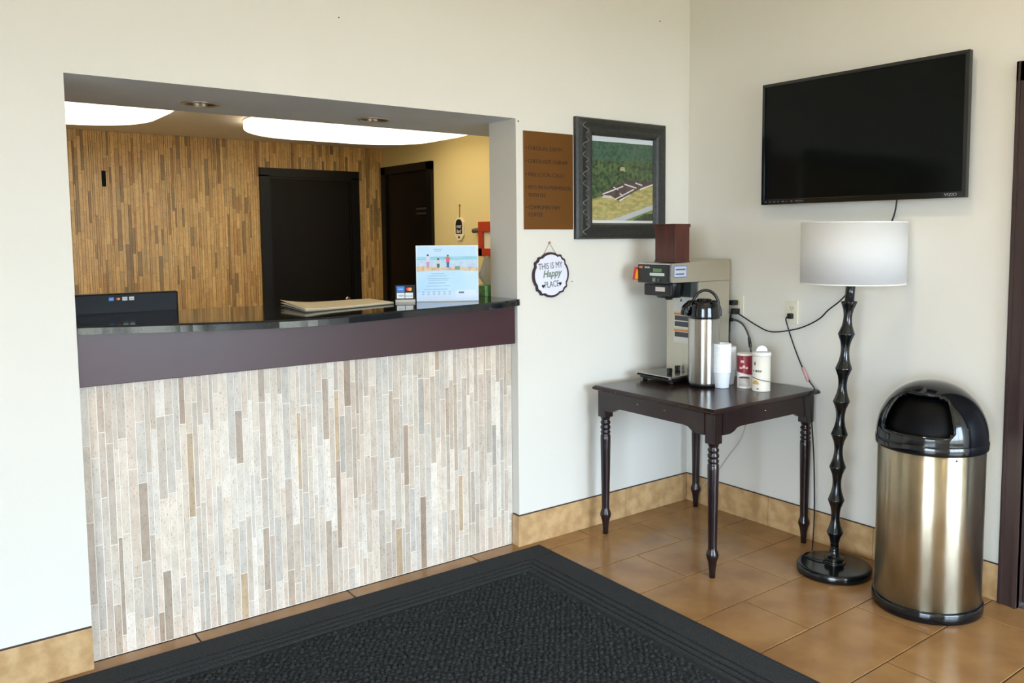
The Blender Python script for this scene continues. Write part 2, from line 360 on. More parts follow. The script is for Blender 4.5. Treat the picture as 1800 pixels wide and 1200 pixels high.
# door_1: closed dark door in the tiled office wall
d1 = struct(MB().box(-1.04, -0.965, OD - 0.035, OD, 0, 2.045).box(-0.215, -0.14, OD - 0.035, OD, 0, 2.045).box(-1.04, -0.14, OD - 0.035, OD, 2.035, 2.107)
            .box(-0.972, -0.95, OD - 0.022, OD, 0, 2.035).box(-0.23, -0.208, OD - 0.022, OD, 0, 2.035).box(-0.95, -0.23, OD - 0.022, OD, 2.015, 2.035).build('door_1', DKTRIM))
MB().cbox(-0.949, -0.231, OD - 0.012, OD - 0.001, 0.01, 2.014, c=0.002).build('door_leaf', DKDOOR, d1)
MB().lathe([(0.008, 0), (0.008, 0.03), (0.026, 0.04), (0.028, 0.055), (0.018, 0.066)], seg=16).xform(Matrix.Translation((-0.29, OD - 0.012, 0.95)) @ Matrix.Rotation(math.radians(90), 4, 'X')).build('door_knob', CHROME, d1)
# door_2: dark door in the yellow-lit office side wall
d2 = struct(MB().box(OX - 0.03, OX, 3.05, 3.13, 0, 2.155).box(OX - 0.03, OX, 3.90, 3.985, 0, 2.155).box(OX - 0.03, OX, 3.05, 3.985, 2.085, 2.155).box(OX - 0.018, OX, 3.13, 3.15, 0, 2.085).box(OX - 0.018, OX, 3.88, 3.90, 0, 2.085).build('door_2', DKTRIM))
MB().cbox(OX - 0.010, OX - 0.001, 3.151, 3.879, 0.01, 2.084, c=0.002).build('door_leaf', DKDOOR, d2)
for zz in (1.757, 1.715): MB().cbox(OX - 0.0125, OX - 0.0095, 3.17, 3.345, zz - 0.008, zz + 0.008, c=0.001).build('sign_strip', mat('faint_grey_strip', (52, 48, 44), 0.5), d2)
# door_3: casing at the right edge of the picture
d3 = struct(MB().box(-0.022, 0, -1.842, -1.765, 0, 2.19).box(-0.030, 0, -1.842, -1.826, 0, 2.19).box(-0.028, 0, -1.782, -1.774, 0, 2.19).box(-0.022, 0, -2.85, -2.773, 0, 2.19).box(-0.022, 0, -2.85, -1.765, 2.115, 2.19)
            .box(0, 0.115, -1.842, -1.80, 0, 2.16).box(0, 0.115, -2.80, -2.76, 0, 2.16).box(0, 0.115, -2.80, -1.80, 2.115, 2.16).build('door_3', CASE))
MB().cbox(0.03, 0.07, -2.758, -1.844, 0.01, 2.112, c=0.003).build('door_leaf', CASE, d3)
MB().lathe([(0.008, 0), (0.008, 0.03), (0.026, 0.04), (0.028, 0.055), (0.018, 0.066)], seg=16).xform(Matrix.Translation((0.03, -2.66, 0.95)) @ Matrix.Rotation(math.radians(-90), 4, 'Y')).build('door_knob', CHROME, d3)

# ------------------------------------------------------------------ travertine strips
PAL = [(226, 216, 203)] * 8 + [(230, 224, 215)] * 7 + [(220, 208, 194)] * 5 + [(210, 197, 182)] * 2 + [(196, 180, 163)] * 2 + [(208, 203, 196)] * 3 + [(200, 178, 148)] + [(184, 164, 145)] + [(222, 208, 195)] * 4
def strips(x0, x1, z0, z1, wmin, wmax, lmin, lmax):
    out = []; x = x0
    while x < x1 - 0.004:
        wd_ = random.uniform(wmin, wmax) if random.random() > 0.25 else random.uniform(wmin * 0.6, wmin)
        xe = min(x + wd_, x1)
        if x1 - xe < wmin * 0.5: xe = x1
        z = z1; first = True
        while z > z0 + 1e-6:
            l = random.uniform(lmin, lmax) * (random.uniform(0.3, 1) if first else 1); first = False
            zb = z - l
            if zb < z0 + 0.05: zb = z0
            out.append((x, xe, zb, z)); z = zb
        x = xe
    return out
counter = thing('reception_counter', (-2.105, 0.2, 0), 'reception counter front clad in pale vertical stone strips under a maroon band', 'counter')
MB().box(XL + 0.003, XR - 0.003, 0.054, 0.16, 0.0, 1.18).build('body', TGROUT, counter)
unit = None
for (a, b, c, d) in sorted(strips(XL + 0.006, XR - 0.004, 0.0015, 1.0, 0.021, 0.032, 0.20, 0.42), key=lambda q: -(q[1] - q[0]) * (q[3] - q[2])):
    if unit is None:
        m = MB(); e = 0.03
        m.add([(-.5, 0, -.5), (.5, 0, -.5), (.5, 0, .5), (-.5, 0, .5), (-.5, -.6, -.5), (.5, -.6, -.5), (.5, -.6, .5), (-.5, -.6, .5), (-.5 + e, -1, -.5 + e / 8), (.5 - e, -1, -.5 + e / 8), (.5 - e, -1, .5 - e / 8), (-.5 + e, -1, .5 - e / 8)],
              [(0, 1, 5, 4), (1, 2, 6, 5), (2, 3, 7, 6), (3, 0, 4, 7), (4, 5, 9, 8), (5, 6, 10, 9), (6, 7, 11, 10), (7, 4, 8, 11), (8, 9, 10, 11)])
        o = m.build('stone_strip', STRIP, None); unit = o.data
    else:
        o = bpy.data.objects.new('stone_strip', unit); COL.objects.link(o)
    o.parent = counter
    g = 0.0014
    o.location = Vector(((a + b) / 2, 0.0545, (c + d) / 2)) - counter.location
    o.scale = (b - a - 2 * g, random.uniform(0.0012, 0.0032), d - c - 2 * g)
    col = lin(random.choice(PAL)); k = random.uniform(0.66, 0.99); o.color = (col[0] * k, col[1] * k * 0.965, col[2] * k * 0.93, 1)
    o['_o'] = (0, 0, 0)
MB().cbox(XL + 0.002, XR - 0.006, 0.016, 0.052, 1.001, 1.186, c=0.002).build('fascia', MAROON, counter)
# lower desk behind the counter
desk = thing('staff_desk', (-2.4, 0.75, 0), 'low staff desk hidden behind the granite counter', 'desk')
MB().cbox(-4.0, -1.3, 0.47, 1.05, 0.71, 0.74, c=0.004).build('desk_top', mat('desk_laminate', (92, 66, 54), 0.4), desk)
for xx in (-3.95, -2.6, -1.35): MB().box(xx - 0.015, xx + 0.015, 0.48, 1.03, 0, 0.71).build('side_panel', mat('desk_laminate', (92, 66, 54), 0.4), desk)
MB().box(XL + 0.003, XR - 0.003, 0.40, 0.44, 0.0, 1.18).build('rear_panel', MAROON, counter)

# granite top with bowed front edge
front = [(XL + 0.001, -0.004), (-2.93, -0.045), (-2.73, -0.135), (-2.55, -0.215), (-2.387, -0.258), (-2.2, -0.262), (-1.943, -0.214), (-1.70, -0.163), (-1.484, -0.128), (-1.32, -0.078), (-1.22, -0.035), (XR - 0.001, -0.018), (XR + 0.005, -0.012)]
def smooth2(pts, n=5):
    out = []; Q = [Vector(p) for p in pts]; Q = [Q[0]] + Q + [Q[-1]]
    for i in range(1, len(Q) - 2):
        for k in range(n):
            t = k / n; p0, p1, p2, p3 = Q[i - 1:i + 3]
            p = 0.5 * ((2 * p1) + (p2 - p0) * t + (2 * p0 - 5 * p1 + 4 * p2 - p3) * t * t + (3 * p1 - p0 - 3 * p2 + p3) * t ** 3); out.append((p.x, p.y))
    return out + [tuple(pts[-1])]
fr = smooth2(front)
outline = fr + [(XR + 0.005, -0.001), (XR - 0.001, -0.001), (XR - 0.001, TH + 0.002), (-0.95, TH + 0.002), (-0.95, 0.455), (-3.3, 0.455), (-3.3, TH + 0.002), (XL + 0.001, TH + 0.002)]
m = MB(); n = len(outline); prof = [(0.0, 1.187), (0.0, 1.190), (0.0, 1.210), (0.004, 1.2155), (0.008, 1.217)]; nf = len(fr)
rings = []
for ins, z in prof:
    ring = []
    for i, p in enumerate(outline):
        d = ins if i < nf - 1 else 0.0
        ring.append((p[0], p[1] + d, z))
    rings += ring
m.add(rings, [(r * n + i, r * n + (i + 1) % n, (r + 1) * n + (i + 1) % n, (r + 1) * n + i) for r in range(len(prof) - 1) for i in range(n)])
b0 = len(m.v) - len(rings); m.f.append(tuple(range(n))[::-1]); m.m.append(0); m.sm.append(False); m.f.append(tuple((len(prof) - 1) * n + i for i in range(n))); m.m.append(0); m.sm.append(False)
tag(m.build('countertop', GRANITE, None, (-2.1, 0.1, 1.187)), 'polished black granite countertop with bowed front edge', 'countertop')

# tiled back wall of the office
wb = struct(MB().box(-4.6, OX, OD, OD + 0.1, 0, OC + 0.08).build('wall_office_back', TGROUT2))
bmv, bmf, bcol = [], [], []
for (a, b, c, d) in strips(-4.6, OX, 0.0, OC, 0.016, 0.03, 0.10, 0.36):
    if a > -1.04 and b < -0.14 and c < 2.1:
        if d <= 2.1: continue
        c = max(c, 2.1)
    g = 0.001; y = OD - random.uniform(0.004, 0.009); k = len(bmv)
    bmv += [(a + g, OD, c + g), (b - g, OD, c + g), (b - g, OD, d - g), (a + g, OD, d - g), (a + g, y, c + g), (b - g, y, c + g), (b - g, y, d - g), (a + g, y, d - g)]
    bmf += [(k + 4, k + 5, k + 6, k + 7), (k, k + 1, k + 5, k + 4), (k + 1, k + 2, k + 6, k + 5), (k + 2, k + 3, k + 7, k + 6), (k + 3, k, k + 4, k + 7)]
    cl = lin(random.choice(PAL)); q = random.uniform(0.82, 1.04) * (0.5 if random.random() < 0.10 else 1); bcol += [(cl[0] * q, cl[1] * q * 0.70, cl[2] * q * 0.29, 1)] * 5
me = bpy.data.meshes.new('stone_strips'); me.from_pydata(bmv, [], bmf); me.materials.append(STRIP_JOINED)
ca = me.color_attributes.new('piece', 'FLOAT_COLOR', 'CORNER'); i = 0
for p in me.polygons:
    for li in p.loop_indices: ca.data[li].color = bcol[p.index]
o = bpy.data.objects.new('stone_strips', me); COL.objects.link(o); o.parent = wb; o['kind'] = 'stuff'
gap = MB().cbox(-2.233, -2.205, OD - 0.012, OD - 0.0095, 1.908, 2.028, c=0.001).build('wall_slot', HOLE, None, (-2.219, OD, 1.968))
tag(gap, 'narrow black slot cover on the stone strip office wall', 'wall plate')

# ------------------------------------------------------------------ office lights and soffit downlights
def cloud_light(x0, x1, y0, y1, label):
    t = thing('ceiling_light', ((x0 + x1) / 2, (y0 + y1) / 2, 2.25), label, 'ceiling light', 'office ceiling lights')
    m = MB(); levels = [(0.0, 2.322), (0.0, 2.272), (0.012, 2.261), (0.04, 2.253), (0.09, 2.25)]; n = 0; rings = []
    for ins, z in levels:
        p = rrect(x0 + ins, x1 - ins, y0 + ins, y1 - ins, 0.48 - ins, 10); n = len(p); rings += [(q[0], q[1], z) for q in p]
    m.add(rings, [(r * n + i, r * n + (i + 1) % n, (r + 1) * n + (i + 1) % n, (r + 1) * n + i) for r in range(len(levels) - 1) for i in range(n)] + [tuple((len(levels) - 1) * n + i for i in range(n))], 0, True)
    m.build('diffuser', OFFLIGHT, t)
    MB().prism(rrect(x0 - 0.002, x1 + 0.002, y0 - 0.002, y1 + 0.002, 0.482, 10), 2.3225, 2.3295).build('mounting_pan', mat('white_metal', (235, 235, 232), 0.4), t)
cloud_light(-1.575, -0.12, 1.72, 3.10, 'glowing cloud-shaped office ceiling light nearest the yellow side wall')
cloud_light(-3.80, -2.15, 1.72, 3.10, 'glowing office ceiling light cut off by the left wall edge')
for (cx, cy), lb in zip(DL, ('recessed downlight in the grey soffit above the black monitor', 'recessed downlight in the grey soffit above the beige desk pad')):
    t = thing('downlight', (cx, cy, H), lb, 'downlight', 'soffit downlights')
    MB().lathe([(DR - 0.006, H - 0.001), (DR - 0.004, H - 0.006), (DR + 0.006, H - 0.006), (DR + 0.012, H - 0.001)], (cx, cy), 32, closed=True).build('trim_ring', mat('nickel_ring', (188, 180, 168), 0.3, metal=0.6), t)
    MB().lathe([(DR - 0.004, H), (DR - 0.012, H + 0.05), (DR - 0.022, H + 0.09), (0.004, H + 0.10)], (cx, cy), 32, cap=False).build('reflector', mat('bronze_reflector', (120, 104, 86), 0.25, metal=0.8), t)
    MB().lathe([(0.012, H + 0.095), (0.02, H + 0.07), (0.034, H + 0.035), (0.034, H + 0.028), (0.004, H + 0.024)], (cx, cy), 20).build('bulb', mat('frosted_bulb', (214, 206, 196), 0.3), t)

# warm recessed lamps in the lobby ceiling (out of frame, above)
for (cx, cy), lb in zip(((-1.35, -1.7), (-1.35, -3.5)), ('lit recessed lamp in the lobby ceiling above the corner table', 'lit recessed lamp in the lobby ceiling farther from the counter')):
    t = thing('ceiling_downlight', (cx, cy, CH), lb, 'downlight', 'lobby ceiling downlights')
    MB().lathe([(.070, CH - .001), (.072, CH - .006), (.088, CH - .006), (.094, CH - .001)], (cx, cy), 32, closed=True).build('trim_ring', mat('white_metal', (235, 235, 232), 0.4), t)
    MB().lathe([(.069, CH - .0005), (.069, CH - .003), (.004, CH - .0045)], (cx, cy), 32, cap=False).build('lens', mat('lit_lens', (255, 240, 210), .5, emit=((1.0, .78, .48), 30.0)), t)
    l = bpy.data.lights.new('lamp_glow', 'AREA'); l.shape = 'DISK'; l.size = .13; l.energy = 7; l.color = (1.0, .80, .50); lo = bpy.data.objects.new('lamp_glow', l); COL.objects.link(lo); lo.parent = t; lo.location = (0, 0, -.008)

# ------------------------------------------------------------------ things on and behind the counter
CT = 1.217
mo = thing('monitor', (-2.83, 0.56, 0.74), 'back of a black monitor behind the counter, card stickers along its top', 'monitor')
MB().cbox(-3.12, -2.583, 0.475, 0.515, 0.985, 1.296, c=0.006).build('case', mat('matt_black_case', (10, 11, 13), 0.4, spec=0.12), mo)
MB().cbox(-3.10, -2.603, 0.515, 0.519, 1.005, 1.280, c=0.001).build('screen', SCREEN, mo)
MB().cbox(-2.87, -2.81, 0.52, 0.545, 0.78, 1.05, c=0.004).build('stand', BLKPL, mo)
MB().cbox(-2.97, -2.71, 0.50, 0.68, 0.74, 0.755, c=0.004).build('stand_foot', BLKPL, mo)
def cards(parent, o, xd, w_, h_, gp, rows):
    """acceptance marks: blue card, two-circle card, and two white cards"""
    xd = Vector(xd).normalized(); ud = Vector((0, 0, 1)); nn = xd.cross(ud); o = Vector(o)
    def quad(nm, u0, v0, u1, v1, m_, lift=0.0006):
        P = [o + xd * a + ud * b_ + nn * lift for a, b_ in ((u0, v0), (u1, v0), (u1, v1), (u0, v1))]; Q = [p - nn * 0.0004 for p in P]
        return MB().add(P + Q, [(0, 1, 2, 3), (7, 6, 5, 4), (0, 4, 5, 1), (1, 5, 6, 2), (2, 6, 7, 3), (3, 7, 4, 0)]).build(nm, m_, parent)
    def disc(nm, cu, cv, r_, m_, lift):
        P = [o + xd * (cu + r_ * math.cos(2 * math.pi * k / 20)) + ud * (cv + r_ * math.sin(2 * math.pi * k / 20)) + nn * lift for k in range(20)]
        return MB().add(P, [tuple(range(20))]).build(nm, m_, parent)
    pos = [(0, 1), (1, 1), (0, 0), (1, 0)] if rows == 2 else [(0, 0), (1, 0), (2, 0), (3, 0)]
    for i, (cx_, cy_) in enumerate(pos):
        u, v = cx_ * (w_ + gp), cy_ * (h_ + gp)
        if i == 0:
            quad('blue_card', u, v, u + w_, v + h_, mat('card_blue', (28, 120, 205), 0.4)); text('card_lettering', 'AMEX', o + xd * (u + w_ / 2) + ud * (v + h_ * 0.38) + nn * 0.0008, xd, ud, h_ * 0.34, WHITE, parent, 'CENTER')
        elif i == 1:
            quad('black_card', u, v, u + w_, v + h_, BLACK)
            disc('red_circle', u + w_ * 0.38, v + h_ * 0.5, h_ * 0.30, mat('card_red', (222, 50, 30), 0.4), 0.0010); disc('orange_circle', u + w_ * 0.64, v + h_ * 0.5, h_ * 0.30, mat('card_orange', (245, 158, 40), 0.4), 0.0012)
        else:
            quad('white_card', u, v, u + w_, v + h_, WHITE)
            text('card_lettering', 'VISA' if i == 2 else 'DISCOVER', o + xd * (u + w_ / 2) + ud * (v + h_ * 0.32) + nn * 0.0008, xd, ud, h_ * (0.5 if i == 2 else 0.26), mat('card_navy', (24, 60, 130), 0.5) if i == 2 else BLACK, parent, 'CENTER', shear=0.2 if i == 2 else 0)
cards(mo, (-2.843, 0.475, 1.266), (1, 0, 0), 0.0185, 0.0145, 0.006, 1)

# desk pad
pad = thing('desk_pad', (-2.0, 0.2, CT), 'beige paper desk pad with a curled corner on the granite', 'desk pad')
def padsheet(z, k):
    c = [Vector((-2.235, -0.035)), Vector((-1.775, 0.115)), Vector((-1.76, 0.385)), Vector((-2.20, 0.345))]; N_ = 12; vs = []
    for j in range(N_ + 1):
        for i in range(N_ + 1):
            u, v = i / N_, j / N_; p = (c[0] * (1 - u) + c[1] * u) * (1 - v) + (c[3] * (1 - u) + c[2] * u) * v
            lift = max(0, 0.4 - u) ** 2 * (0.03 + 0.085 * v) * k
            vs.append((p.x, p.y, z + lift))
    fs = [(j * (N_ + 1) + i, j * (N_ + 1) + i + 1, (j + 1) * (N_ + 1) + i + 1, (j + 1) * (N_ + 1) + i) for j in range(N_) for i in range(N_)]
    return vs, fs
for z, k, nm, mm in ((CT + 0.0010, 0.10, 'backing_board', mat('grey_board', (120, 116, 108), 0.8)), (CT + 0.004, 0.6, 'lower_sheets', mat('pad_paper_edge', (206, 196, 172), 0.8)), (CT + 0.008, 1.0, 'top_sheet', mat('pad_paper', (228, 212, 176), 0.75))):
    vs, fs = padsheet(z, k); mm_ = MB().add(vs, fs, 0, True); o = mm_.build(nm, mm, pad); s_ = o.modifiers.new('thick', 'SOLIDIFY'); s_.thickness = 0.0022; s_.offset = 1

# acrylic sign with card marks
c0, c1 = Vector((-1.714, 0.215, CT)), Vector((-1.637, 0.170, CT)); xd = (c1 - c0).normalized()
cs = thing('card_sign', tuple((c0 + c1) / 2), 'small clear sign holder with four payment card marks', 'sign holder')
nn = xd.cross(Vector((0, 0, 1)))
def slab(p0, p1, h, th, nrm): P = [p0, p1, p1 + Vector((0, 0, h)), p0 + Vector((0, 0, h))]; Q = [p - nrm * th for p in P]; return MB().add([tuple(p) for p in P + Q], [(0, 1, 2, 3), (7, 6, 5, 4), (0, 4, 5, 1), (1, 5, 6, 2), (2, 6, 7, 3), (3, 7, 4, 0)])
slab(c0 + Vector((0, 0, 0.012)), c1 + Vector((0, 0, 0.012)), 0.066, 0.003, nn).build('dark_backing', BLACK, cs)
cards(cs, c0 + Vector((0, 0, 0.017)) + xd * 0.006, xd, 0.035, 0.026, 0.003, 2)
P = [c0 + nn * 0.015, c1 + nn * 0.015, c1 - nn * 0.03, c0 - nn * 0.03]
MB().prism([(p.x, p.y) for p in P], CT + 0.0002, CT + 0.012).build('acrylic_foot', mat('frosted_acrylic', (196, 190, 176), 0.2), cs)

# beach sign in acrylic holder
s0, s1 = Vector((-1.641, 0.150, CT)), Vector((-1.392, 0.014, CT)); xd = (s1 - s0).normalized(); nn = xd.cross(Vector((0, 0, 1))); SW = (s1 - s0).length; SH = 0.255
bs = thing('counter_sign', tuple((s0 + s1) / 2), 'pale blue counter sign with a beach photo, standing in clear acrylic', 'sign')
slab(s0 + Vector((0, 0, 0.004)), s1 + Vector((0, 0, 0.004)), SH, 0.004, nn).build('card', WHITE, bs)
def sp(nm, pts, m_, lift):
    P_ = [s0 + xd * (u * SW) + Vector((0, 0, 0.004 + v * SH)) + nn * lift for u, v in pts]; MB().add([tuple(p) for p in P_], [tuple(range(len(P_)))]).build(nm, m_, bs)
sp('print_sky', [(.01, .72), (.99, .72), (.99, .985), (.01, .985)], mat('print_sky', (196, 222, 240), 0.4), .0003)
sp('print_sea', [(.01, .70), (.99, .70), (.99, .80), (.01, .80)], mat('print_sea', (132, 192, 208), 0.4, rgb2=(160, 208, 220), vscale=40, stretch=(.3, .3, 4)), .0005)
sp('print_surf', [(.01, .60), (.99, .60), (.99, .74), (.01, .74)], mat('print_surf', (198, 214, 228), 0.4, rgb2=(178, 200, 220), vscale=60), .0006)
sp('print_sand', [(.01, .52), (.5, .55), (.99, .51), (.99, .605), (.5, .615), (.01, .63)], mat('print_sand', (232, 206, 172), 0.5, rgb2=(206, 160, 116), vscale=60), .0007)
sp('print_panel', [(.01, .015), (.99, .015), (.99, .53), (.75, .548), (.5, .555), (.25, .548), (.01, .53)], mat('print_panel', (186, 218, 240), 0.4, rgb2=(200, 226, 244), vscale=8), .0008)
for k, (uu, hh, body, legs) in enumerate(((.19, .25, (214, 206, 222), (206, 140, 170)), (.355, .17, (206, 206, 190), (70, 96, 92)), (.51, .24, (226, 90, 92), (44, 92, 150)))):
    b_ = .60; sp('print_legs', [(uu - .018, b_), (uu + .018, b_), (uu + .024, b_ + hh * .42), (uu - .024, b_ + hh * .42)], mat('print_l%d' % k, legs, .5), .0010)
    sp('print_torso', [(uu - .026, b_ + hh * .42), (uu + .026, b_ + hh * .42), (uu + .034, b_ + hh * .8), (uu - .034, b_ + hh * .8)], mat('print_t%d' % k, body, .5), .0010)
    sp('print_head', [(uu + .018 * math.cos(a * math.pi / 4), b_ + hh * .9 + .02 * math.sin(a * math.pi / 4)) for a in range(8)], mat('print_hair', (92, 72, 76), .5), .0011)
sp('print_chest', [(.62, .565), (.70, .565), (.70, .625), (.62, .625)], mat('print_green', (120, 146, 112), .5), .0010)
sp('print_footer', [(.01, .015), (.99, .015), (.99, .15), (.01, .15)], mat('print_footer', (214, 228, 244), .4), .0010)
sp('print_box', [(.63, .05), (.955, .05), (.955, .19), (.63, .19)], mat('print_box', (222, 230, 246), .4), .0012)
sp('print_mark', [(.68, .135), (.765, .135), (.765, .165), (.68, .165)], mat('print_slate', (84, 96, 116), .5), .0013)
for (u0, u1, v) in ((.24, .45, .485), (.19, .49, .445), (.17, .53, .40), (.20, .50, .37), (.19, .47, .32), (.16, .40, .265), (.42, .54, .265), (.12, .50, .205), (.28, .42, .925), (.30, .40, .895)):
    sp('print_line', [(u0, v), (u1, v), (u1, v + .012), (u0, v + .012)], mat('print_small', (150, 180, 206), .5), .0012)
for r_ in (.155, .115):
    for k in range(6): sp('print_icon', [(.09 + k * .085, r_), (.125 + k * .085, r_), (.125 + k * .085, r_ + .018), (.09 + k * .085, r_ + .018)], mat('print_small', (150, 180, 206), .5), .0014)
slab(s0 + nn * 0.003 + Vector((0, 0, 0.003)), s1 + nn * 0.003 + Vector((0, 0, 0.003)), SH + 0.002, 0.0012, nn).build('acrylic_front', ACRYL, bs)
P = [s0 + nn * 0.004, s1 + nn * 0.004, s1 - nn * 0.06, s0 - nn * 0.06]
MB().prism([(p.x, p.y) for p in P], CT + 0.0002, CT + 0.0032).build('acrylic_foot', mat('clear_foot', (176, 190, 200), 0.08), bs)

# tissue box, terminal, red frame, hanging tag
tb = thing('tissue_box', (-1.135, 0.325, CT), 'green tissue box behind the blue counter sign', 'tissue box')
m = MB().cbox(-1.195, -1.07, 0.262, 0.385, CT, CT + 0.052, c=0.003); m.build('carton', mat('green_carton', (132, 184, 92), 0.5, rgb2=(96, 160, 120), vscale=14, stretch=(1, 1, 5)), tb)
m = MB(); random.seed(3)
for k in range(3):
    n_ = 9; ring0 = []; ring1 = []; ring2 = []
    for i in range(n_):
        a = 2 * math.pi * i / n_; q = 0.9 + 0.25 * math.sin(3 * a + k); ring0.append((-1.135 + .022 * math.cos(a), .325 + .012 * math.sin(a), CT + .050)); ring1.append((-1.14 + (.046 - .012 * k) * q * math.cos(a), .325 + .03 * q * math.sin(a), CT + .10 + .01 * k)); ring2.append((-1.140 + .014 * math.cos(a), .325 + .012 * math.sin(a), CT + .19 - .02 * k + .012 * math.sin(2 * a)))
    m.add(ring0 + ring1 + ring2, [(r * n_ + i, r * n_ + (i + 1) % n_, (r + 1) * n_ + (i + 1) % n_, (r + 1) * n_ + i) for r in range(2) for i in range(n_)], 0, True)
m.build('tissue', mat('tissue_paper', (236, 234, 226), 0.9), tb)
ct_ = thing('card_terminal', (-1.30, 0.24, CT), 'black stand peeking out behind the right edge of the blue counter sign', 'card terminal')
MB().cbox(-1.345, -1.265, 0.21, 0.27, CT, CT + 0.02, c=0.004).build('foot', BLKPL, ct_)
MB().prism([(.225, CT + .02), (.25, CT + .02), (.265, CT + .14), (.255, CT + .255), (.235, CT + .255), (.24, CT + .14)], -1.340, -1.2565, 'x').build('upright', BLKPL, ct_)
rf = thing('wall_box', (OX, 2.15, 1.36), 'orange-red framed wall box with cream panel and grey handle, beside the jamb', 'wall box')
RED = mat('orange_red', (176, 58, 30), 0.45)
MB().cbox(OX - 0.05, OX - 0.001, 1.88, 2.29, 1.548, 1.628, c=0.004).build('top_rail', RED, rf)
MB().cbox(OX - 0.05, OX - 0.001, 2.235, 2.29, 1.36, 1.548, c=0.004).build('side_rail', RED, rf)
MB().cbox(OX - 0.05, OX - 0.001, 1.88, 1.935, 1.36, 1.548, c=0.004).build('side_rail', RED, rf)
MB().prism([(2.29, 1.36), (2.29, 1.42), (1.88, 1.42), (1.88, 1.36)], OX - 0.05, OX - 0.001, 'x').build('bottom_rail', RED, rf)
MB().cbox(OX - 0.03, OX - 0.001, 1.935, 2.235, 1.42, 1.548, c=0.002).build('panel', mat('cream_panel', (226, 216, 184), 0.6), rf)
MB().tube([(OX - .03, 2.29, 1.56), (OX - .03, 2.33, 1.562), (OX - .03, 2.385, 1.558)], 0.019, 10).build('handle', mat('grey_handle', (86, 84, 74), 0.5), rf)
ht = thing('hanging_tag', (OX, 2.632, 1.49), 'small black and cream tag sign hanging on the yellow office wall', 'sign')
def yz(pts, x0, x1): return MB().prism(pts, x0, x1, 'x')
hx = OX - 0.001
oc = [(2.605, 1.668), (2.658, 1.668), (2.700, 1.630), (2.700, 1.525), (2.658, 1.482), (2.605, 1.482), (2.565, 1.525), (2.565, 1.630)]
yz(oc, hx - 0.012, hx).build('board', mat('cream_board', (236, 222, 188), 0.6), ht)
arch = [(2.682, 1.535), (2.583, 1.535), (2.583, 1.615)] + [(2.6325 - 0.0495 * math.cos(a), 1.615 + 0.04 * math.sin(a)) for a in [math.pi * k / 8 for k in range(1, 8)]] + [(2.682, 1.615)]
yz(arch, hx - 0.0135, hx - 0.012).build('black_field', BLACK, ht)
yz([(2.6325 + 0.011 * math.cos(a * math.pi / 5), 1.508 + 0.011 * math.sin(a * math.pi / 5)) for a in range(10)], hx - 0.0135, hx - 0.012).build('black_dot', BLACK, ht)
text('tag_lettering', 'rest', (hx - 0.0136, 2.634, 1.583), (0, -1, 0), (0, 0, 1), 0.046, WHITE, ht, 'CENTER', shear=.2); text('tag_lettering', 'bed', (hx - 0.0136, 2.634, 1.543), (0, -1, 0), (0, 0, 1), 0.046, WHITE, ht, 'CENTER', shear=.2)
MB().tube([(hx - .006, 2.632, 1.668), (hx - .006, 2.630, 1.72), (hx - .008, 2.628, 1.765)], 0.003, 6).build('string', mat('twine', (150, 112, 60), .8), ht)
MB().ball((hx - .006, 2.628, 1.768), 0.007).build('nail', mat('brass', (150, 110, 50), .4, metal=.6), ht)

# ------------------------------------------------------------------ signs and picture on the front wall
gs = thing('wall_plaque', (-0.99, 0, 1.55), 'brass-coloured plaque listing check-in rules on the cream wall', 'plaque')
MB().cbox(-1.141, -0.840, -0.006, -0.0005, 1.549, 2.017, c=0.001).build('plate', GOLD, gs)
for z, s in ((1.928, 'CHECK-IN: 3:00 PM'), (1.866, 'CHECK-OUT: 11:00 AM'), (1.803, 'FREE LOCAL CALLS'), (1.741, 'PETS WITH PERMISSION'), (1.705, 'WITH FEE'), (1.646, 'COMPLIMENTARY'), (1.611, 'COFFEE')):
    wid = {'CHECK-IN: 3:00 PM': .205, 'CHECK-OUT: 11:00 AM': .238, 'FREE LOCAL CALLS': .215, 'PETS WITH PERMISSION': .258, 'WITH FEE': .105, 'COMPLIMENTARY': .195, 'COFFEE': .084}[s]
    o = text('lettering', s, (-1.116, -0.006, z), (1, 0, 0), (0, 0, 1), 0.027, INK, gs); xs = [v.co.x for v in o.data.vertices]; k = wid / (max(xs) - min(xs)); x0_ = min(xs)
    for v in o.data.vertices: v.co.x = x0_ + (v.co.x - x0_) * k
    if s not in ('WITH FEE', 'COFFEE'): MB().prism([(-1.128 + .0035 * math.cos(a), z + .009 + .0035 * math.sin(a)) for a in [k_ * math.pi / 5 for k_ in range(10)]], -0.0066, -0.006, 'y').build('bullet', INK, gs)

pf = thing('picture_frame', (-0.515, 0, 1.50), 'dark carved picture frame with an aerial photo of low brown-roofed buildings', 'picture')
X0, X1, Z0, Z1 = -0.832, -0.206, 1.500, 2.108; IX0, IX1, IZ0, IZ1 = -0.722, -0.292, 1.582, 2.022
prof = [(0.0, -0.0005), (0.0, -0.020), (0.008, -0.030), (0.03, -0.034), (0.055, -0.030), (0.075, -0.034), (0.088, -0.030), (1.0, -0.014), (1.0, -0.0005)]
def frame_rail(nm, a, b, ia, ib):
    vs = []
    for (c_, i_) in ((a, ia), (b, ib)):
        for t, y in prof: vs.append((c_[0] + (i_[0] - c_[0]) * (t / 0.1 if t < 1 else 1.0), y, c_[1] + (i_[1] - c_[1]) * (t / 0.1 if t < 1 else 1.0)))
    n_ = len(prof); return MB().add(vs, [(k, (k + 1) % n_, n_ + (k + 1) % n_, n_ + k) for k in range(n_)] + [tuple(range(n_)), tuple(range(n_, 2 * n_))]).build(nm, FRAME, pf)
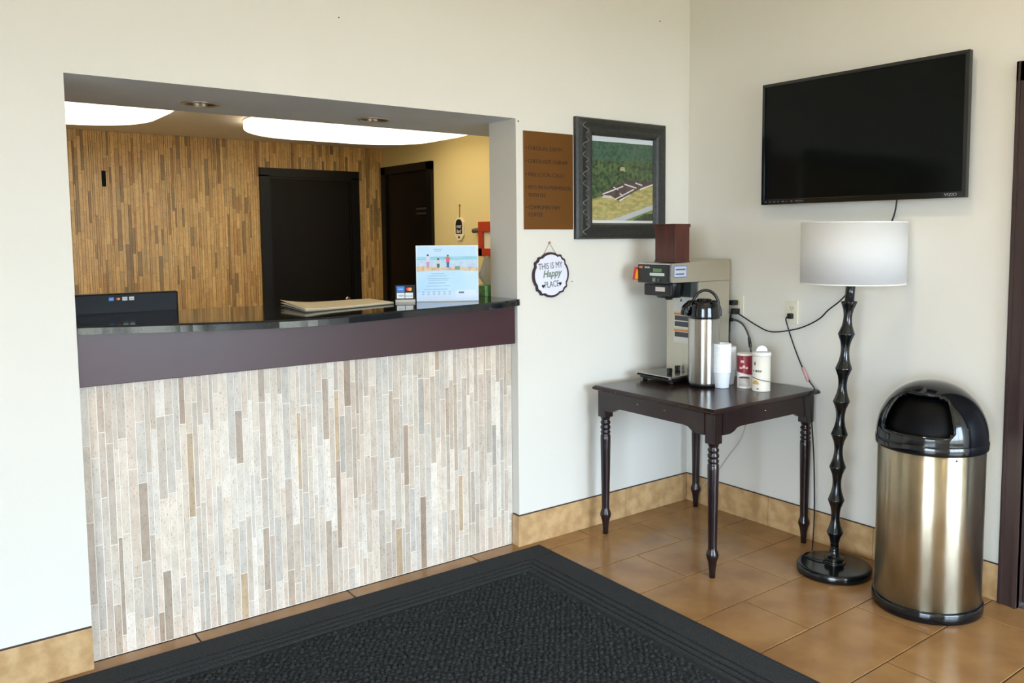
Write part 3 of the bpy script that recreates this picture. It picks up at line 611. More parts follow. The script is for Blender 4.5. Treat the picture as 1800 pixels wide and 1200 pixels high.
TLo, TRo, BLo, BRo = (X0, Z1), (X1, Z1), (X0, Z0), (X1, Z0); TLi, TRi, BLi, BRi = (IX0, IZ1), (IX1, IZ1), (IX0, IZ0), (IX1, IZ0)
rails = [frame_rail('frame_rail', TLo, TRo, TLi, TRi), frame_rail('frame_rail', BLo, BRo, BLi, BRi), frame_rail('frame_rail', TLo, BLo, TLi, BLi), frame_rail('frame_rail', TRo, BRo, TRi, BRi)]
for side, xx in ((2, X0 + 0.052),):
    m = MB()
    for k in range(8):
        zc = Z0 + 0.05 + k * 0.072; pts = []
        for i in range(9): a = i / 8 * 2 * math.pi; pts.append((xx + 0.018 * math.sin(a) * (1 if k % 2 else -1), -0.0345, zc - 0.026 + 0.052 * i / 8))
        m.tube(pts, 0.0024, 5)
    m.build('scroll_carving', FRAMEHI, rails[side])
MB().box(IX0 - 0.004, IX1 + 0.004, -0.010, -0.006, IZ0 - 0.004, IZ1 + 0.004).build('picture_print', WHITE, pf)
def pp(nm, pts, m_, k):
    P_ = [(IX0 + (IX1 - IX0) * u, -0.0104 - 0.0003 * k, IZ0 + (IZ1 - IZ0) * v) for u, v in pts]; MB().add(P_, [tuple(range(len(P_)))]).build(nm, m_, pf)
pp('print_sky', [(0, .92), (1, .92), (1, 1), (0, 1)], mat('aerial_sky', (206, 214, 220), .5), 1)
pp('print_forest', [(0, .25), (1, .4), (1, .945), (0, .94)], mat('aerial_forest', (92, 112, 66), .6, rgb2=(40, 60, 40), vscale=55), 2)
pp('print_far_forest', [(0, .72), (1, .74), (1, .935), (.5, .945), (0, .94)], mat('aerial_far', (74, 104, 84), .6, rgb2=(50, 78, 62), vscale=60), 3)
pp('print_field', [(0, .03), (1, .03), (1, .50), (.78, .42), (.45, .26), (.35, .31), (.2, .32), (0, .27)], mat('aerial_field', (188, 172, 112), .6, rgb2=(146, 142, 84), vscale=30, stretch=(1, 1, 2.5)), 4)
pp('print_roof', [(.16, .31), (.17, .36), (.58, .51), (1, .50), (1, .46), (.85, .44), (.42, .265), (.35, .30)], mat('aerial_roof', (92, 72, 70), .6, rgb2=(72, 58, 58), vscale=40), 5)
for p0_, p1_ in (((.17, .335), (.50, .435)), ((.36, .275), (.68, .405)), ((.52, .46), (.72, .42)), ((.78, .405), (1.0, .47)), ((.70, .48), (.82, .455)), ((.34, .42), (.42, .39)), ((.44, .35), (.50, .32))):
    pp('print_wall', [(p0_[0], p0_[1] - .008), (p1_[0], p1_[1] - .008), (p1_[0], p1_[1] + .008), (p0_[0], p0_[1] + .008)], mat('aerial_white', (218, 214, 210), .5), 6)
pp('print_parking', [(.16, .29), (.35, .29), (.30, .32), (.18, .325)], mat('aerial_pale', (196, 194, 184), .5), 6)
pp('print_clearing', [(.44, .62), (.54, .61), (.52, .66), (.46, .66)], mat('aerial_tan', (176, 166, 130), .5), 6)
pp('print_road', [(.28, .03), (.52, .03), (1, .165), (1, .225), (.62, .12)], mat('aerial_road', (182, 186, 190), .5), 7)
pp('print_verge', [(.52, .03), (.66, .03), (1, .13), (1, .165)], mat('aerial_verge', (128, 140, 72), .6, rgb2=(100, 118, 58), vscale=40), 7)
pp('print_bush', [(.66, .03), (1, .03), (1, .12), (.86, .11), (.74, .06)], mat('aerial_bush', (74, 84, 56), .6, rgb2=(48, 58, 38), vscale=60), 8)
pp('print_margin', [(0, 0), (1, 0), (1, .028), (0, .028)], mat('print_margin', (214, 214, 208), .5), 8)
MB().box(IX0, IX1, -0.0155, -0.0145, IZ0, IZ1).build('glazing', pane_material('picture_glass', 0.02), pf)

hp = thing('hanging_plaque', (-0.985, 0, 1.22), 'small scalloped wall plaque reading this is my happy place', 'plaque')
def scal(s, n=9):
    base = []
    for k in range(n + 1): a = math.pi * (0.82 - 0.64 * k / n); base.append((0.046 * math.cos(a) / math.cos(math.pi * 0.18), 0.071 + 0.035 * math.sin(a)))
    base += [(0.060, 0.091), (0.067, 0.089), (0.070, 0.080), (0.077, 0.072), (0.086, 0.068), (0.089, 0.061)]
    pts = []
    for q in range(4):
        a = -math.pi / 2 * q
        for x, y in base: pts.append((x * math.cos(a) - y * math.sin(a), x * math.sin(a) + y * math.cos(a)))
    r4 = math.radians(4)
    return [(-0.985 + s * (x * math.cos(r4) - y * math.sin(r4)), 1.326 + s * (x * math.sin(r4) + y * math.cos(r4))) for x, y in pts]
MB().prism(scal(1.05), -0.012, -0.002, 'y').build('border', mat('plum_border', (52, 28, 40), .5), hp)
MB().prism(scal(0.945), -0.0135, -0.012, 'y').build('face', mat('pale_lilac_face', (224, 226, 240), .6), hp)
RO = math.radians(4); XD = (math.cos(RO), 0, math.sin(RO)); UD = (-math.sin(RO), 0, math.cos(RO))
GREY = mat('soft_grey_ink', (92, 92, 98), .6)
text('lettering', 'THIS IS MY', (-0.990, -0.0135, 1.357), XD, UD, 0.044, GREY, hp, 'CENTER', sx=.72)
text('lettering', 'Happy', (-0.982, -0.0135, 1.318), XD, UD, 0.048, mat('sage_ink', (118, 134, 122), .6), hp, 'CENTER', shear=.3, bold=.0012, sx=.9)
text('lettering', 'PLACE', (-0.983, -0.0135, 1.266), XD, UD, 0.044, GREY, hp, 'CENTER', sx=.72)
for hx_, hz in ((-1.036, 1.272), (-0.931, 1.281)):
    MB().prism([(hx_ + .00065 * 16 * math.sin(t) ** 3 * .9, hz + .00065 * (13 * math.cos(t) - 5 * math.cos(2 * t) - 2 * math.cos(3 * t) - math.cos(4 * t))) for t in [2 * math.pi * k / 24 for k in range(24)]], -0.0143, -0.0136, 'y').build('heart', BLACK, hp)
MB().tube([(-1.035, -0.006, 1.415), (-0.989, -0.004, 1.483), (-0.945, -0.006, 1.422)], 0.0013, 5, spline=False).build('string', mat('grey_string', (140, 128, 118), .8), hp)
MB().ball((-0.989, -0.006, 1.484), 0.006).build('nail', mat('pinkish_pin', (196, 120, 110), .5), hp)

# ------------------------------------------------------------------ television
tv = thing('television', (0, -1.083, 1.667), 'large black flat television mounted on the right wall above the lamp', 'television')
TY0, TY1, TZ0, TZ1, TX = -1.602, -0.565, 1.667, 2.261, -0.072
b_ = 0.017; m = MB()
m.cbox(TX, TX + 0.028, TY0, TY1, TZ0, TZ0 + 0.026, c=0.002).cbox(TX, TX + 0.028, TY0, TY1, TZ1 - b_, TZ1, c=0.002).cbox(TX, TX + 0.028, TY0, TY0 + b_, TZ0 + .024, TZ1 - b_ + .002, c=0.002).cbox(TX, TX + 0.028, TY1 - b_, TY1, TZ0 + .024, TZ1 - b_ + .002, c=0.002)
m.build('bezel', BLKGL, tv)
MB().box(TX + 0.004, TX + 0.012, TY0 + b_ - .002, TY1 - b_ + .002, TZ0 + .024, TZ1 - b_ + .002).build('screen', SCREEN, tv)
MB().cbox(TX + 0.012, TX + 0.045, TY0 + 0.01, TY1 - 0.01, TZ0 + 0.006, TZ1 - 0.006, c=0.006).build('back_shell', BLKPL, tv)
MB().box(TX + 0.045, -0.001, TY0 + 0.35, TY1 - 0.35, TZ0 + 0.15, TZ1 - 0.15).build('wall_bracket', BLKPL, tv)
text('brand_lettering', 'VIZIO', (TX, TY0 + 0.034, TZ0 + 0.008), (0, -1, 0), (0, 0, 1), 0.017, mat('logo_grey', (150, 156, 160), .4), tv, 'RIGHT', sx=1.25)
for k, wd_ in enumerate((.012, .012, .014, .010, .014, .006, .012, .022, .022)):
    y_ = TY1 - .022 - k * .026; MB().box(TX - .0004, TX + .0005, y_ - wd_, y_, TZ0 + .011, TZ0 + .016).build('port_mark', mat('dim_mark', (78, 84, 88), .5), tv)
MB().tube([(-.03, -1.262, 1.70), (-.018, -1.27, 1.667), (-.012, -1.248, 1.58), (-.010, -1.17, 1.42), (-.010, -1.062, 1.284), (-.012, -.997, 1.209), (-.012, -.927, 1.155), (-.012, -.88, 1.111), (-.012, -.80, 1.068), (-.012, -.716, 1.041), (-.012, -.593, 1.022), (-.014, -.502, 1.047), (-.026, -.40, 1.097), (-.038, -.372, 1.112)], 0.0035, 6).build('power_cord', BLKPL, tv)
MB().cbox(-.045, -.007, -.385, -.352, 1.098, 1.128, c=.004).build('plug', BLKPL, tv)

# ------------------------------------------------------------------ wall outlets
def outlet(yc, zc, label):
    t = thing('wall_outlet', (0, yc, zc), label, 'outlet', 'outlets on the right wall')
    MB().cbox(-.006, -.0005, yc - .0355, yc + .0355, zc - .0585, zc + .0585, c=.0018).build('cover_plate', PLATE, t)
    for dz in (-.0195, .0195):
        r_ = MB().prism(rrect(yc - .0165, yc + .0165, zc + dz - .0142, zc + dz + .0142, .007, 4), -.0075, -.006, 'x').build('socket', mat('ivory_socket', (214, 206, 184), .4), t)
        for dy in (-.006, .006): MB().box(-.0078, -.0075, yc + dy - .001, yc + dy + .001, zc + dz - .001, zc + dz + .006).build('slot', HOLE, r_)
        MB().prism([(yc + .002 * math.cos(a), zc + dz - .007 + .002 * math.sin(a)) for a in [k * math.pi / 4 for k in range(8)]], -.0078, -.0075, 'x').build('slot', HOLE, r_)
    MB().ball((-.006, yc, zc), .003).build('screw', mat('ivory_socket', (214, 206, 184), .4), t)
outlet(-.370, 1.138, 'ivory wall outlet with two black plugs beside the coffee brewer')
outlet(-.713, 1.131, 'ivory wall outlet with one plug nearer the floor lamp')

# ------------------------------------------------------------------ side table
TT = 0.765
tab = thing('side_table', (-.40, -.49, 0), 'dark mahogany square table with turned legs in the corner', 'table')
tx0, tx1, ty0, ty1 = -.785, -.016, -.895, -.085
m = MB(); pr_ = [(0.006, TT - .022), (0.0, TT - .017), (0.0, TT - .010), (0.006, TT - .004), (0.012, TT)]; rings = []
for ins, z in pr_: rings += [(tx0 + ins, ty0 + ins, z), (tx1 - ins, ty0 + ins, z), (tx1 - ins, ty1 - ins, z), (tx0 + ins, ty1 - ins, z)]
m.add(rings, [(r * 4 + i, r * 4 + (i + 1) % 4, (r + 1) * 4 + (i + 1) % 4, (r + 1) * 4 + i) for r in range(4) for i in range(4)] + [(3, 2, 1, 0), (16, 17, 18, 19)]); m.build('table_top', WOODTOP, tab)
LP = [(-.737, -.850), (-.737, -.132), (-.066, -.850), (-.066, -.132)]; LS = .027
legp = [(.004, 0), (.0135, .0), (.0145, .03), (.018, .06), (.0215, .078), (.027, .092), (.0285, .102), (.026, .114), (.020, .128), (.0195, .14), (.0215, .25), (.0245, .40), (.026, .49), (.0255, .512), (.021, .518), (.0255, .525), (.0255, .531), (.020, .537), (.026, .547), (.026, .556), (.020, .564), (.0255, .573), (.0255, .581), (.020, .588), (.023, .597), (.026, .606), (.026, .612)]
leg_me = None
for (lx, ly) in LP:
    if leg_me is None:
        m = MB().lathe(legp, (lx, ly), 20).cbox(lx - LS, lx + LS, ly - LS, ly + LS, .606, TT - .022, c=.003); o = m.build('leg', WOOD, tab); leg_me = o.data; l0 = (lx, ly)
    else: o = bpy.data.objects.new('leg', leg_me); COL.objects.link(o); o.parent = tab; o.location = (lx - l0[0], ly - l0[1], 0)
def apron(a, b):
    zt, zb, zl = TT - .022, TT - .097, TT - .122; Ln = b - a
    return [(a, zt), (b, zt), (b, zl), (b - .05, zl), (b - .075, zl + .008), (b - .095, zb - .004), (b - .12, zb), (a + .12, zb), (a + .095, zb - .004), (a + .075, zl + .008), (a + .05, zl), (a, zl)]
for yy in (-.872, -.116): MB().prism(apron(-.71, -.093), yy - .009, yy + .009, 'y').build('apron', WOOD, tab)
for xx in (-.760, -.044): MB().prism(apron(-.823, -.159), xx - .009, xx + .009, 'x').build('apron', WOOD, tab)
for yy in (-.58, -.40): MB().ball((-.7695, yy, TT - .052), .0028).build('screw', CHROME, tab)
MB().ball((-.42, -.8815, TT - .050), .0028).build('screw', CHROME, tab)

# ------------------------------------------------------------------ coffee brewer
br = thing('coffee_brewer', (-.28, -.24, TT), 'steel coffee brewer with black control panel on the dark table', 'coffee maker')
BY0, BY1 = -.356, -.128
MB().cbox(-.30, -.062, BY0, BY1, TT + .012, 1.279, c=.003).build('column', STEELBOX, br)
m = MB().prism([(-.488, 1.281), (-.062, 1.281), (-.062, 1.392), (-.488, 1.377)], BY0, BY1, 'y'); m.build('head', STEELBOX, br)
MB().cbox(-.500, -.488, BY0 + .001, BY1 - .001, 1.281, 1.379, c=.003).build('panel_frame', STEEL, br)
MB().cbox(-.507, -.4995, BY0 + .008, BY1 + .004, 1.276, 1.370, c=.003).build('control_panel', BLKGL, br)
px = -.5072
def pq(nm, y0, y1, z0, z1, m_, k=0): return MB().box(px - .0006 - k * .0004, px, y0, y1, z0, z1).build(nm, m_, br)
pq('display', -.297, -.236, 1.332, 1.351, mat('lcd_green', (92, 128, 84), .3)); pq('label_strip', -.316, -.212, 1.314, 1.328, mat('strip_white', (206, 214, 214), .5))
pq('orange_mark', -.160, -.134, 1.350, 1.361, mat('orange_mark', (206, 112, 62), .5)); text('panel_lettering', 'BUNN', (px, -.176, 1.351), (0, -1, 0), (0, 0, 1), .013, WHITE, br)
pq('button', -.252, -.232, 1.284, 1.304, mat('key_grey', (120, 126, 128), .5)); MB().lathe([(.010, 0), (.010, .003), (.004, .004)], seg=16).xform(Matrix.Translation((px, -.277, 1.294)) @ Matrix.Rotation(math.radians(-90), 4, 'Y')).build('button', mat('key_dark', (60, 78, 78), .4), br)
MB().lathe([(.060, 1.200), (.064, 1.206), (.073, 1.262), (.076, 1.279)], (-.405, -.248), 28).build('brew_basket', BLKPL, br)
MB().cbox(-.492, -.47, -.345, -.155, 1.212, 1.272, c=.006).build('basket_handle', BLKPL, br)
pqx = -.4925; MB().box(pqx, pqx + .001, -.305, -.238, 1.235, 1.257).build('basket_label', mat('label_pale', (206, 196, 196), .5), br)
MB().lathe([(.018, 1.188), (.022, 1.200)], (-.405, -.248), 16).build('drip_spout', BLKPL, br)
MB().cbox(-.345, -.299, BY0 + .01, BY1 - .03, 1.20, 1.281, c=.004).build('guard', mat('smoke_grey', (54, 58, 58), .3), br)
# notices on the column
def notice(z0, z1, m_, y0=-.294, y1=-.184, k=0): return MB().box(-.3008 - .0004 * k, -.2995, y0, y1, z0, z1).build('notice', m_, br)
notice(1.118, 1.20, mat('notice_white', (206, 204, 196), .5)); notice(1.032, 1.112, mat('notice_white', (206, 204, 196), .5)); notice(.955, 1.026, mat('notice_white', (206, 204, 196), .5))
for z in (1.100, 1.014): notice(z, z + .011, mat('notice_orange', (208, 130, 60), .5), k=1)
for z0, z1 in ((1.072, 1.097), (1.040, 1.066), (.985, 1.011)): notice(z0, z1, mat('notice_grey', (62, 64, 68), .5), -.288, -.190, 1)
MB().prism([(-.243, 1.172), (-.227, 1.172), (-.235, 1.190)], -.3016, -.3008, 'x').build('warning_mark', mat('notice_grey', (62, 64, 68), .5), br)
MB().box(-.482, -.388, BY0 - .0008, BY0, 1.306, 1.366).build('side_label', mat('label_blue_edge', (86, 112, 168), .5), br)
MB().box(-.478, -.392, BY0 - .0014, BY0 - .0008, 1.310, 1.362).build('side_label_face', mat('label_face', (190, 196, 204), .5), br)
for z, x1_ in ((1.343, -.40), (1.320, -.41)): MB().box(-.470, x1_, BY0 - .0018, BY0 - .0014, z, z + .007).build('label_line', mat('label_ink', (70, 90, 140), .5), br)
MB().cbox(-.30, -.062, BY0 - .0006, BY0 + .0005, 1.2785, 1.2815, c=.0002).build('seam', mat('seam', (120, 112, 98), .6), br)
# base with warmer plate
MB().cbox(-.497, -.301, BY0 + .002, BY1 + .03, TT + .024, TT + .042, c=.004).build('base_plate', STEEL, br)
MB().box(-.499, -.4965, BY0 + .02, BY1 + .015, TT + .029, TT + .038).build('base_slot', HOLE, br)
MB().cbox(-.482, -.10, BY0 + .012, BY1 + .012, TT + .012, TT + .026, c=.003).build('base_pan', BLKPL, br)
for fx in (-.465, -.115):
    for fy in (BY0 + .03, BY1 - .01): MB().lathe([(.012, TT), (.014, TT + .012)], (fx, fy), 14).build('foot', BLKPL, br)
for fx, fy in ((-.420, -.270), (-.325, -.235), (-.325, -.325)): MB().cbox(fx - .012, fx + .012, fy - .010, fy + .010, TT + .042, TT + .072, c=.004).build('airpot_stop', BLKPL, br)
MB().tube([(-.062, -.30, 1.10), (-.035, -.292, 1.085), (-.026, -.288, 1.03), (-.030, -.30, .96), (-.034, -.318, .915), (-.034, -.352, .905), (-.028, -.332, .95), (-.024, -.329, 1.02), (-.030, -.335, 1.065), (-.040, -.352, 1.10)], .0042, 7).build('power_cord', BLKPL, br)
MB().cbox(-.05, -.007, -.372, -.338, 1.145, 1.172, c=.005).build('plug', BLKPL, br)
MB().tube([(-.045, -.345, 1.16), (-.055, -.338, 1.14), (-.05, -.344, 1.11), (-.04, -.352, 1.10)], .0042, 7).build('plug_cord', BLKPL, br)
pk = thing('packet', (-.488, -.118, 1.285), 'small red and orange packet hanging at the far side of the brewer panel', 'packet')
MB().prism([(-.530, 1.290), (-.492, 1.288), (-.494, 1.352), (-.515, 1.355)], -.1225, -.108, 'y').build('wrapper', mat('packet_red', (206, 40, 44), .35), pk)
MB().prism([(-.526, 1.294), (-.505, 1.293), (-.503, 1.335), (-.514, 1.347)], -.1235, -.1225, 'y').build('flame_print', mat('packet_orange', (246, 168, 44), .4), pk)

wbx = thing('wooden_box', (-.415, -.28, 1.38), 'tall red-brown wooden box standing on top of the coffee brewer', 'box')
WY0, WY1, WX0, WX1 = -.350, -.208, -.466, -.364
MB().cbox(WX0, WX1, WY0, WY1, 1.3815, 1.560, c=.002).build('body', WOODBOX, wbx)
MB().cbox(WX0 - .004, WX1 + .004, WY0 - .004, WY1 + .004, 1.558, 1.574, c=.002).build('lid', WOODBOX, wbx)
MB().cbox(WX0 - .002, WX1 + .002, WY0 - .002, WY1 + .002, 1.3815, 1.390, c=.001).build('plinth', WOODBOX, wbx)

# ------------------------------------------------------------------ airpot
ac = Vector((-.3625, -.452, 0)); ap = thing('airpot', (ac.x, ac.y, TT), 'steel pump airpot with black lid and handle on the dark table', 'airpot')
MB().lathe([(.070, TT), (.074, TT + .003), (.076, TT + .012), (.076, TT + .016)], ac[:2], 40).build('base_ring', BLKPL, ap)
MB().lathe([(.076, TT + .016), (.0785, TT + .022), (.0785, 1.098), (.0765, 1.106), (.074, 1.108)], ac[:2], 40).build('body', STEELR, ap)
MB().lathe([(.078, 1.106), (.0795, 1.112), (.0790, 1.120), (.0755, 1.150), (.0745, 1.168), (.068, 1.186), (.060, 1.192), (.058, 1.186), (.040, 1.186), (.036, 1.200), (.020, 1.204)], ac[:2], 40).build('lid', BLKGL, ap)
L_ = -RT
sp_ = [ac + L_ * .05 + Vector((0, 0, 1.168)), ac + L_ * .076 + Vector((0, 0, 1.162)), ac + L_ * .094 + Vector((0, 0, 1.142)), ac + L_ * .098 + Vector((0, 0, 1.120))]
MB().tube(sp_, [.030] * 6 + [.026] * 6 + [.021] * 7, 12).build('spout', BLKGL, ap)
MB().ball(tuple(ac + L_ * .092 - FH * .018 + Vector((0, 0, 1.138))), .012).build('spout_button', mat('spout_grey', (60, 66, 70), .3), ap)
hpnt = []
for k in range(13): a = math.pi * k / 12; hpnt.append(ac + RT * (-.066 * math.cos(a) + .006) + Vector((0, 0, 1.160 + .084 * math.sin(a))))
MB().tube(hpnt, .0075, 8).build('carry_handle', BLKPL, ap)
MB().tube([ac + RT * .072 + Vector((0, 0, 1.165)), ac + RT * .080 + Vector((0, 0, 1.14)), ac + RT * .079 + Vector((0, 0, 1.115))], .0085, 8).build('handle_strap', BLKPL, ap)

# ------------------------------------------------------------------ cups and canisters
def cup_mesh():
    m = MB(); m.lathe([(.001, .003), (.031, .003), (.0325, 0), (.0335, .002), (.0415, .072), (.0425, .0735), (.0445, .078), (.0445, .084), (.0425, .086), (.0405, .083), (.0395, .074), (.0315, .006), (.001, .006)], (0, 0), 28, cap=False)
    return m
cup0 = None; CUPS = [((-.338, -.550), 15, .0096, 'white foam cup in the taller nested stack beside the airpot', 'cups in the front stack'), ((-.238, -.497), 12, .0096, 'white foam cup in the nested stack half hidden behind another stack', 'cups in the rear stack')]
for (cx, cy), n_, dz, lb, gr in CUPS:
    for k in range(n_):
        if cup0 is None: o = cup_mesh().build('foam_cup', FOAM, None); cup0 = o
        else: o = cup0.copy(); COL.objects.link(o)
        o.location = (cx, cy, TT + .0005 + k * dz); o['_o'] = tuple(o.location)
        tag(o, lb.replace('white foam cup in', 'bottom white foam cup of') if k == 0 else (lb.replace('white foam cup in', 'topmost white foam cup of') if k == n_ - 1 else lb), 'cup', gr)
def canister(cx, cy, r, z1, name, label, body):
    t = thing(name, (cx, cy, TT), label, 'canister')
    MB().lathe([(r - .001, TT), (r, TT + .002), (r, TT + .006), (r - .001, TT + .008), (r - .001, z1 - .012)], (cx, cy), 36).build('canister_body', body, t)
    return t
def curved(t, nm, cx, cy, r, pts, m_, lift=.0008, rot=0.0):
    """flat print wrapped on the camera side of a canister; pts are (angle in degrees, z)"""
    d = -FH; vs = []; N_ = len(pts)
    for a, z in pts: q = math.radians(a + rot); n_ = d * math.cos(q) + RT * math.sin(q); vs.append((cx + n_.x * (r + lift), cy + n_.y * (r + lift), z))
    return MB().add(vs, [tuple(range(N_))]).build(nm, m_, t)
def band(t, nm, cx, cy, r, a0, a1, zlo, zhi, m_, lift=.0008):
    n_ = 20; d = -FH; vs = []
    for k in range(n_ + 1):
        a = a0 + (a1 - a0) * k / n_; q = math.radians(a); nv = d * math.cos(q) + RT * math.sin(q)
        for z in (zlo(a) if callable(zlo) else zlo, zhi(a) if callable(zhi) else zhi): vs.append((cx + nv.x * (r + lift), cy + nv.y * (r + lift), z))
    return MB().add(vs, [(2 * k, 2 * k + 2, 2 * k + 3, 2 * k + 1) for k in range(n_)], 0, True).build(nm, m_, t)
c1x, c1y, c1r = -.250, -.620, .0375
ca_ = canister(c1x, c1y, c1r, .937, 'red_canister', 'dark red canister with cup print between the foam cups and the cream canister', mat('canister_white', (226, 220, 214), .4))
band(ca_, 'red_wrap', c1x, c1y, c1r, -180, 180, lambda a: .838 - .008 * max(-1, min(1, a / 60)), .926, mat('canister_red', (132, 34, 48), .35))
band(ca_, 'cup_print', c1x, c1y, c1r, -58, 28, .776, .816, mat('cup_print', (176, 168, 158), .4, rgb2=(206, 200, 192), vscale=40), .0010)
band(ca_, 'coffee_print', c1x, c1y, c1r, -60, 30, .816, lambda a: .816 + .010 * math.sqrt(max(0, 1 - ((a + 15) / 45) ** 2)), mat('coffee_print', (72, 52, 54), .4), .0010)
for z, a0, a1, h in ((.893, -44, -18, .012), (.862, -52, -30, .010), (.866, -28, -10, .014), (.863, -6, 12, .010)): band(ca_, 'pale_lettering', c1x, c1y, c1r, a0, a1, z, z + h, mat('canister_cream_ink', (226, 178, 168), .4), .0012)
MB().lathe([(c1r - .001, .926), (c1r + .0015, .927), (c1r + .0015, .935), (c1r - .003, .938), (c1r - .006, .934)], (c1x, c1y), 36).build('rim', mat('canister_rim', (222, 220, 218), .35), ca_)
c2x, c2y, c2r = -.250, -.722, .0445
cb_ = canister(c2x, c2y, c2r, .953, 'cream_canister', 'cream canister with flipped-up white lid flap at the end of the row', mat('canister_cream', (226, 222, 212), .4))
band(cb_, 'brown_stripe', c2x, c2y, c2r, -80, 50, lambda a: .832 - .022 * (a + 80) / 130, lambda a: .836 - .022 * (a + 80) / 130, mat('stripe_brown', (92, 70, 66), .4))
band(cb_, 'amber_print', c2x, c2y, c2r, -72, -28, .800, lambda a: .800 + .020 * math.sqrt(max(0, 1 - ((a + 50) / 23) ** 2)), mat('amber', (214, 170, 84), .4))
for z, a0, a1, h in ((.892, -62, -50, .016), (.860, -70, -62, .009), (.860, -52, -36, .010), (.860, -32, -24, .010), (.860, -20, -12, .010), (.776, -40, -28, .006)): band(cb_, 'grey_lettering', c2x, c2y, c2r, a0, a1, z, z + h, mat('canister_grey_ink', (110, 104, 104), .4), .0010)
MB().lathe([(c2r - .001, .935), (c2r + .0015, .936), (c2r + .0015, .951), (c2r - .004, .954), (.004, .953)], (c2x, c2y), 36).build('lid', mat('canister_lid', (228, 226, 222), .4), cb_)
fl_ = [Vector((c2x, c2y, .954)) + RT * (.027 * math.cos(a)) + Vector((0, 0, .004 + .026 * math.sin(a))) - FH * .006 for a in [math.pi * k / 14 for k in range(15)]]
MB().add([tuple(p) for p in fl_] + [tuple(p + FH * .0015) for p in fl_], [tuple(range(15)), tuple(range(15, 30))[::-1]] + [(k, (k + 1) % 15, 15 + (k + 1) % 15, 15 + k) for k in range(15)]).build('lid_flap', mat('flap_white', (236, 238, 242), .35), cb_)

# ------------------------------------------------------------------ loose cords
gc = MB().tube([(-.030, -.346, 1.068), (-.034, -.39, 1.064), (-.045, -.439, 1.046), (-.06, -.485, .999), (-.085, -.520, .940), (-.10, -.545, .86), (-.105, -.55, .80), (-.105, -.56, TT + .006)], .0052, 8)
gco = gc.build('extension_cord', mat('grey_cord', (64, 64, 66), .45), None, (-.03, -.346, 1.068)); tag(gco, 'grey cord arching from the outlet down behind the cream canister', 'cord')
MB().tube([(-.016, -.338, 1.066), (-.036, -.352, 1.067)], .010, 10).build('cord_end', BLKPL, gco)
MB().tube([(-.062, -.492, .985), (-.085, -.520, .942)], .0085, 10).build('strain_relief', BLKPL, gco)
wc = MB().tube([(-.012, -.49, .64), (-.010, -.446, .538), (-.010, -.398, .421), (-.010, -.321, .322), (-.010, -.249, .227), (-.014, -.179, .157), (-.017, -.124, .09), (-.017, -.10, .006)], .003, 6).build('phone_cable', mat('ivory_cable', (186, 178, 160), .5), None, (-.01, -.3, .3)); tag(wc, 'thin ivory cable hanging under the table down to the corner baseboard', 'cable')

# ------------------------------------------------------------------ floor lamp
LB = Vector((-.259, -1.152, 0)); lamp = thing('floor_lamp', tuple(LB), 'floor lamp with white drum shade and black knobbly pole', 'floor lamp')
def bend(z): q = .028 * z * z; return (RT.x * q, RT.y * q)
MB().lathe([(.150, 0), (.162, .002), (.164, .008), (.164, .030), (.160, .036), (.150, .038), (.140, .0375), (.05, .040)], LB[:2], 56).build('base', LACQ, lamp)
MB().lathe([(.050, .040), (.044, .046), (.032, .052), (.042, .056), (.044, .064), (.030, .070), (.022, .075), (.0205, .100), (.0185, .118)], LB[:2], 28, shift=bend).build('collar', LACQ, lamp)
rz = [.181, .330, .481, .629, .778, .925, 1.079]; pp_ = [(.0185, .118), (.0185, .130), (.024, .155), (.0355, .179), (.0365, .181), (.0355, .184)]
edges_ = rz + [1.222]
for a, b in zip(edges_, edges_[1:]):
    L0 = b - a
    for t, r_ in ((.12, .030), (.25, .0235), (.40, .0195), (.52, .0185), (.64, .0195), (.78, .0235), (.90, .0305)): pp_.append((r_, a + t * L0))
    pp_ += [(.0355, b - .0025), (.0365, b), (.0355, b + .003)] if b != 1.222 else [(.0345, b - .002), (.0345, b + .002), (.0205, b + .003)]
pp_ += [(.0205, 1.286), (.0215, 1.288), (.0215, 1.293), (.008, 1.294)]
MB().lathe(pp_, LB[:2], 28, shift=bend).build('pole', LACQ, lamp)
dx, dy = bend(1.30); SC = LB + RT * .054
MB().lathe([(.012, 1.292), (.012, 1.330), (.018, 1.332), (.018, 1.375), (.010, 1.378)], (LB.x + dx, LB.y + dy), 16).build('socket', mat('brass_socket', (176, 146, 96), .3, metal=.7), lamp)
MB().lathe([(.012, 1.378), (.016, 1.39), (.028, 1.425), (.029, 1.445), (.020, 1.468), (.004, 1.476)], (LB.x + dx, LB.y + dy), 16).build('bulb', mat('white_bulb', (240, 238, 230), .3), lamp)
hpn = [(LB.x + dx + RT.x * s * q, LB.y + dy + RT.y * s * q, z) for s, q, z in ((-1, .014, 1.31), (-1, .05, 1.38), (-1, .052, 1.45), (-1, .02, 1.53), (0, 0, 1.556), (1, .02, 1.53), (1, .052, 1.45), (1, .05, 1.38), (1, .014, 1.31))]
MB().tube(hpn, .0018, 6).build('harp', mat('brass_socket', (176, 146, 96), .3, metal=.7), lamp)
SR = .2225
m = MB().lathe([(SR, 1.303), (SR, 1.571), (SR - .0025, 1.571), (SR - .0025, 1.303)], SC[:2], 72, closed=True); m.build('shade', SHADE, lamp)
for z in (1.303, 1.567): MB().lathe([(SR + .0006, z), (SR + .0006, z + .005), (SR - .0035, z + .005), (SR - .0035, z)], SC[:2], 72, closed=True).build('shade_hem', mat('hem_white', (232, 232, 230), .7), lamp)
m = MB()
for k in range(3): a = 2 * math.pi * k / 3 + .4; m.tube([(SC.x, SC.y, 1.556), (SC.x + (SR - .003) * math.cos(a), SC.y + (SR - .003) * math.sin(a), 1.562)], .0016, 6)
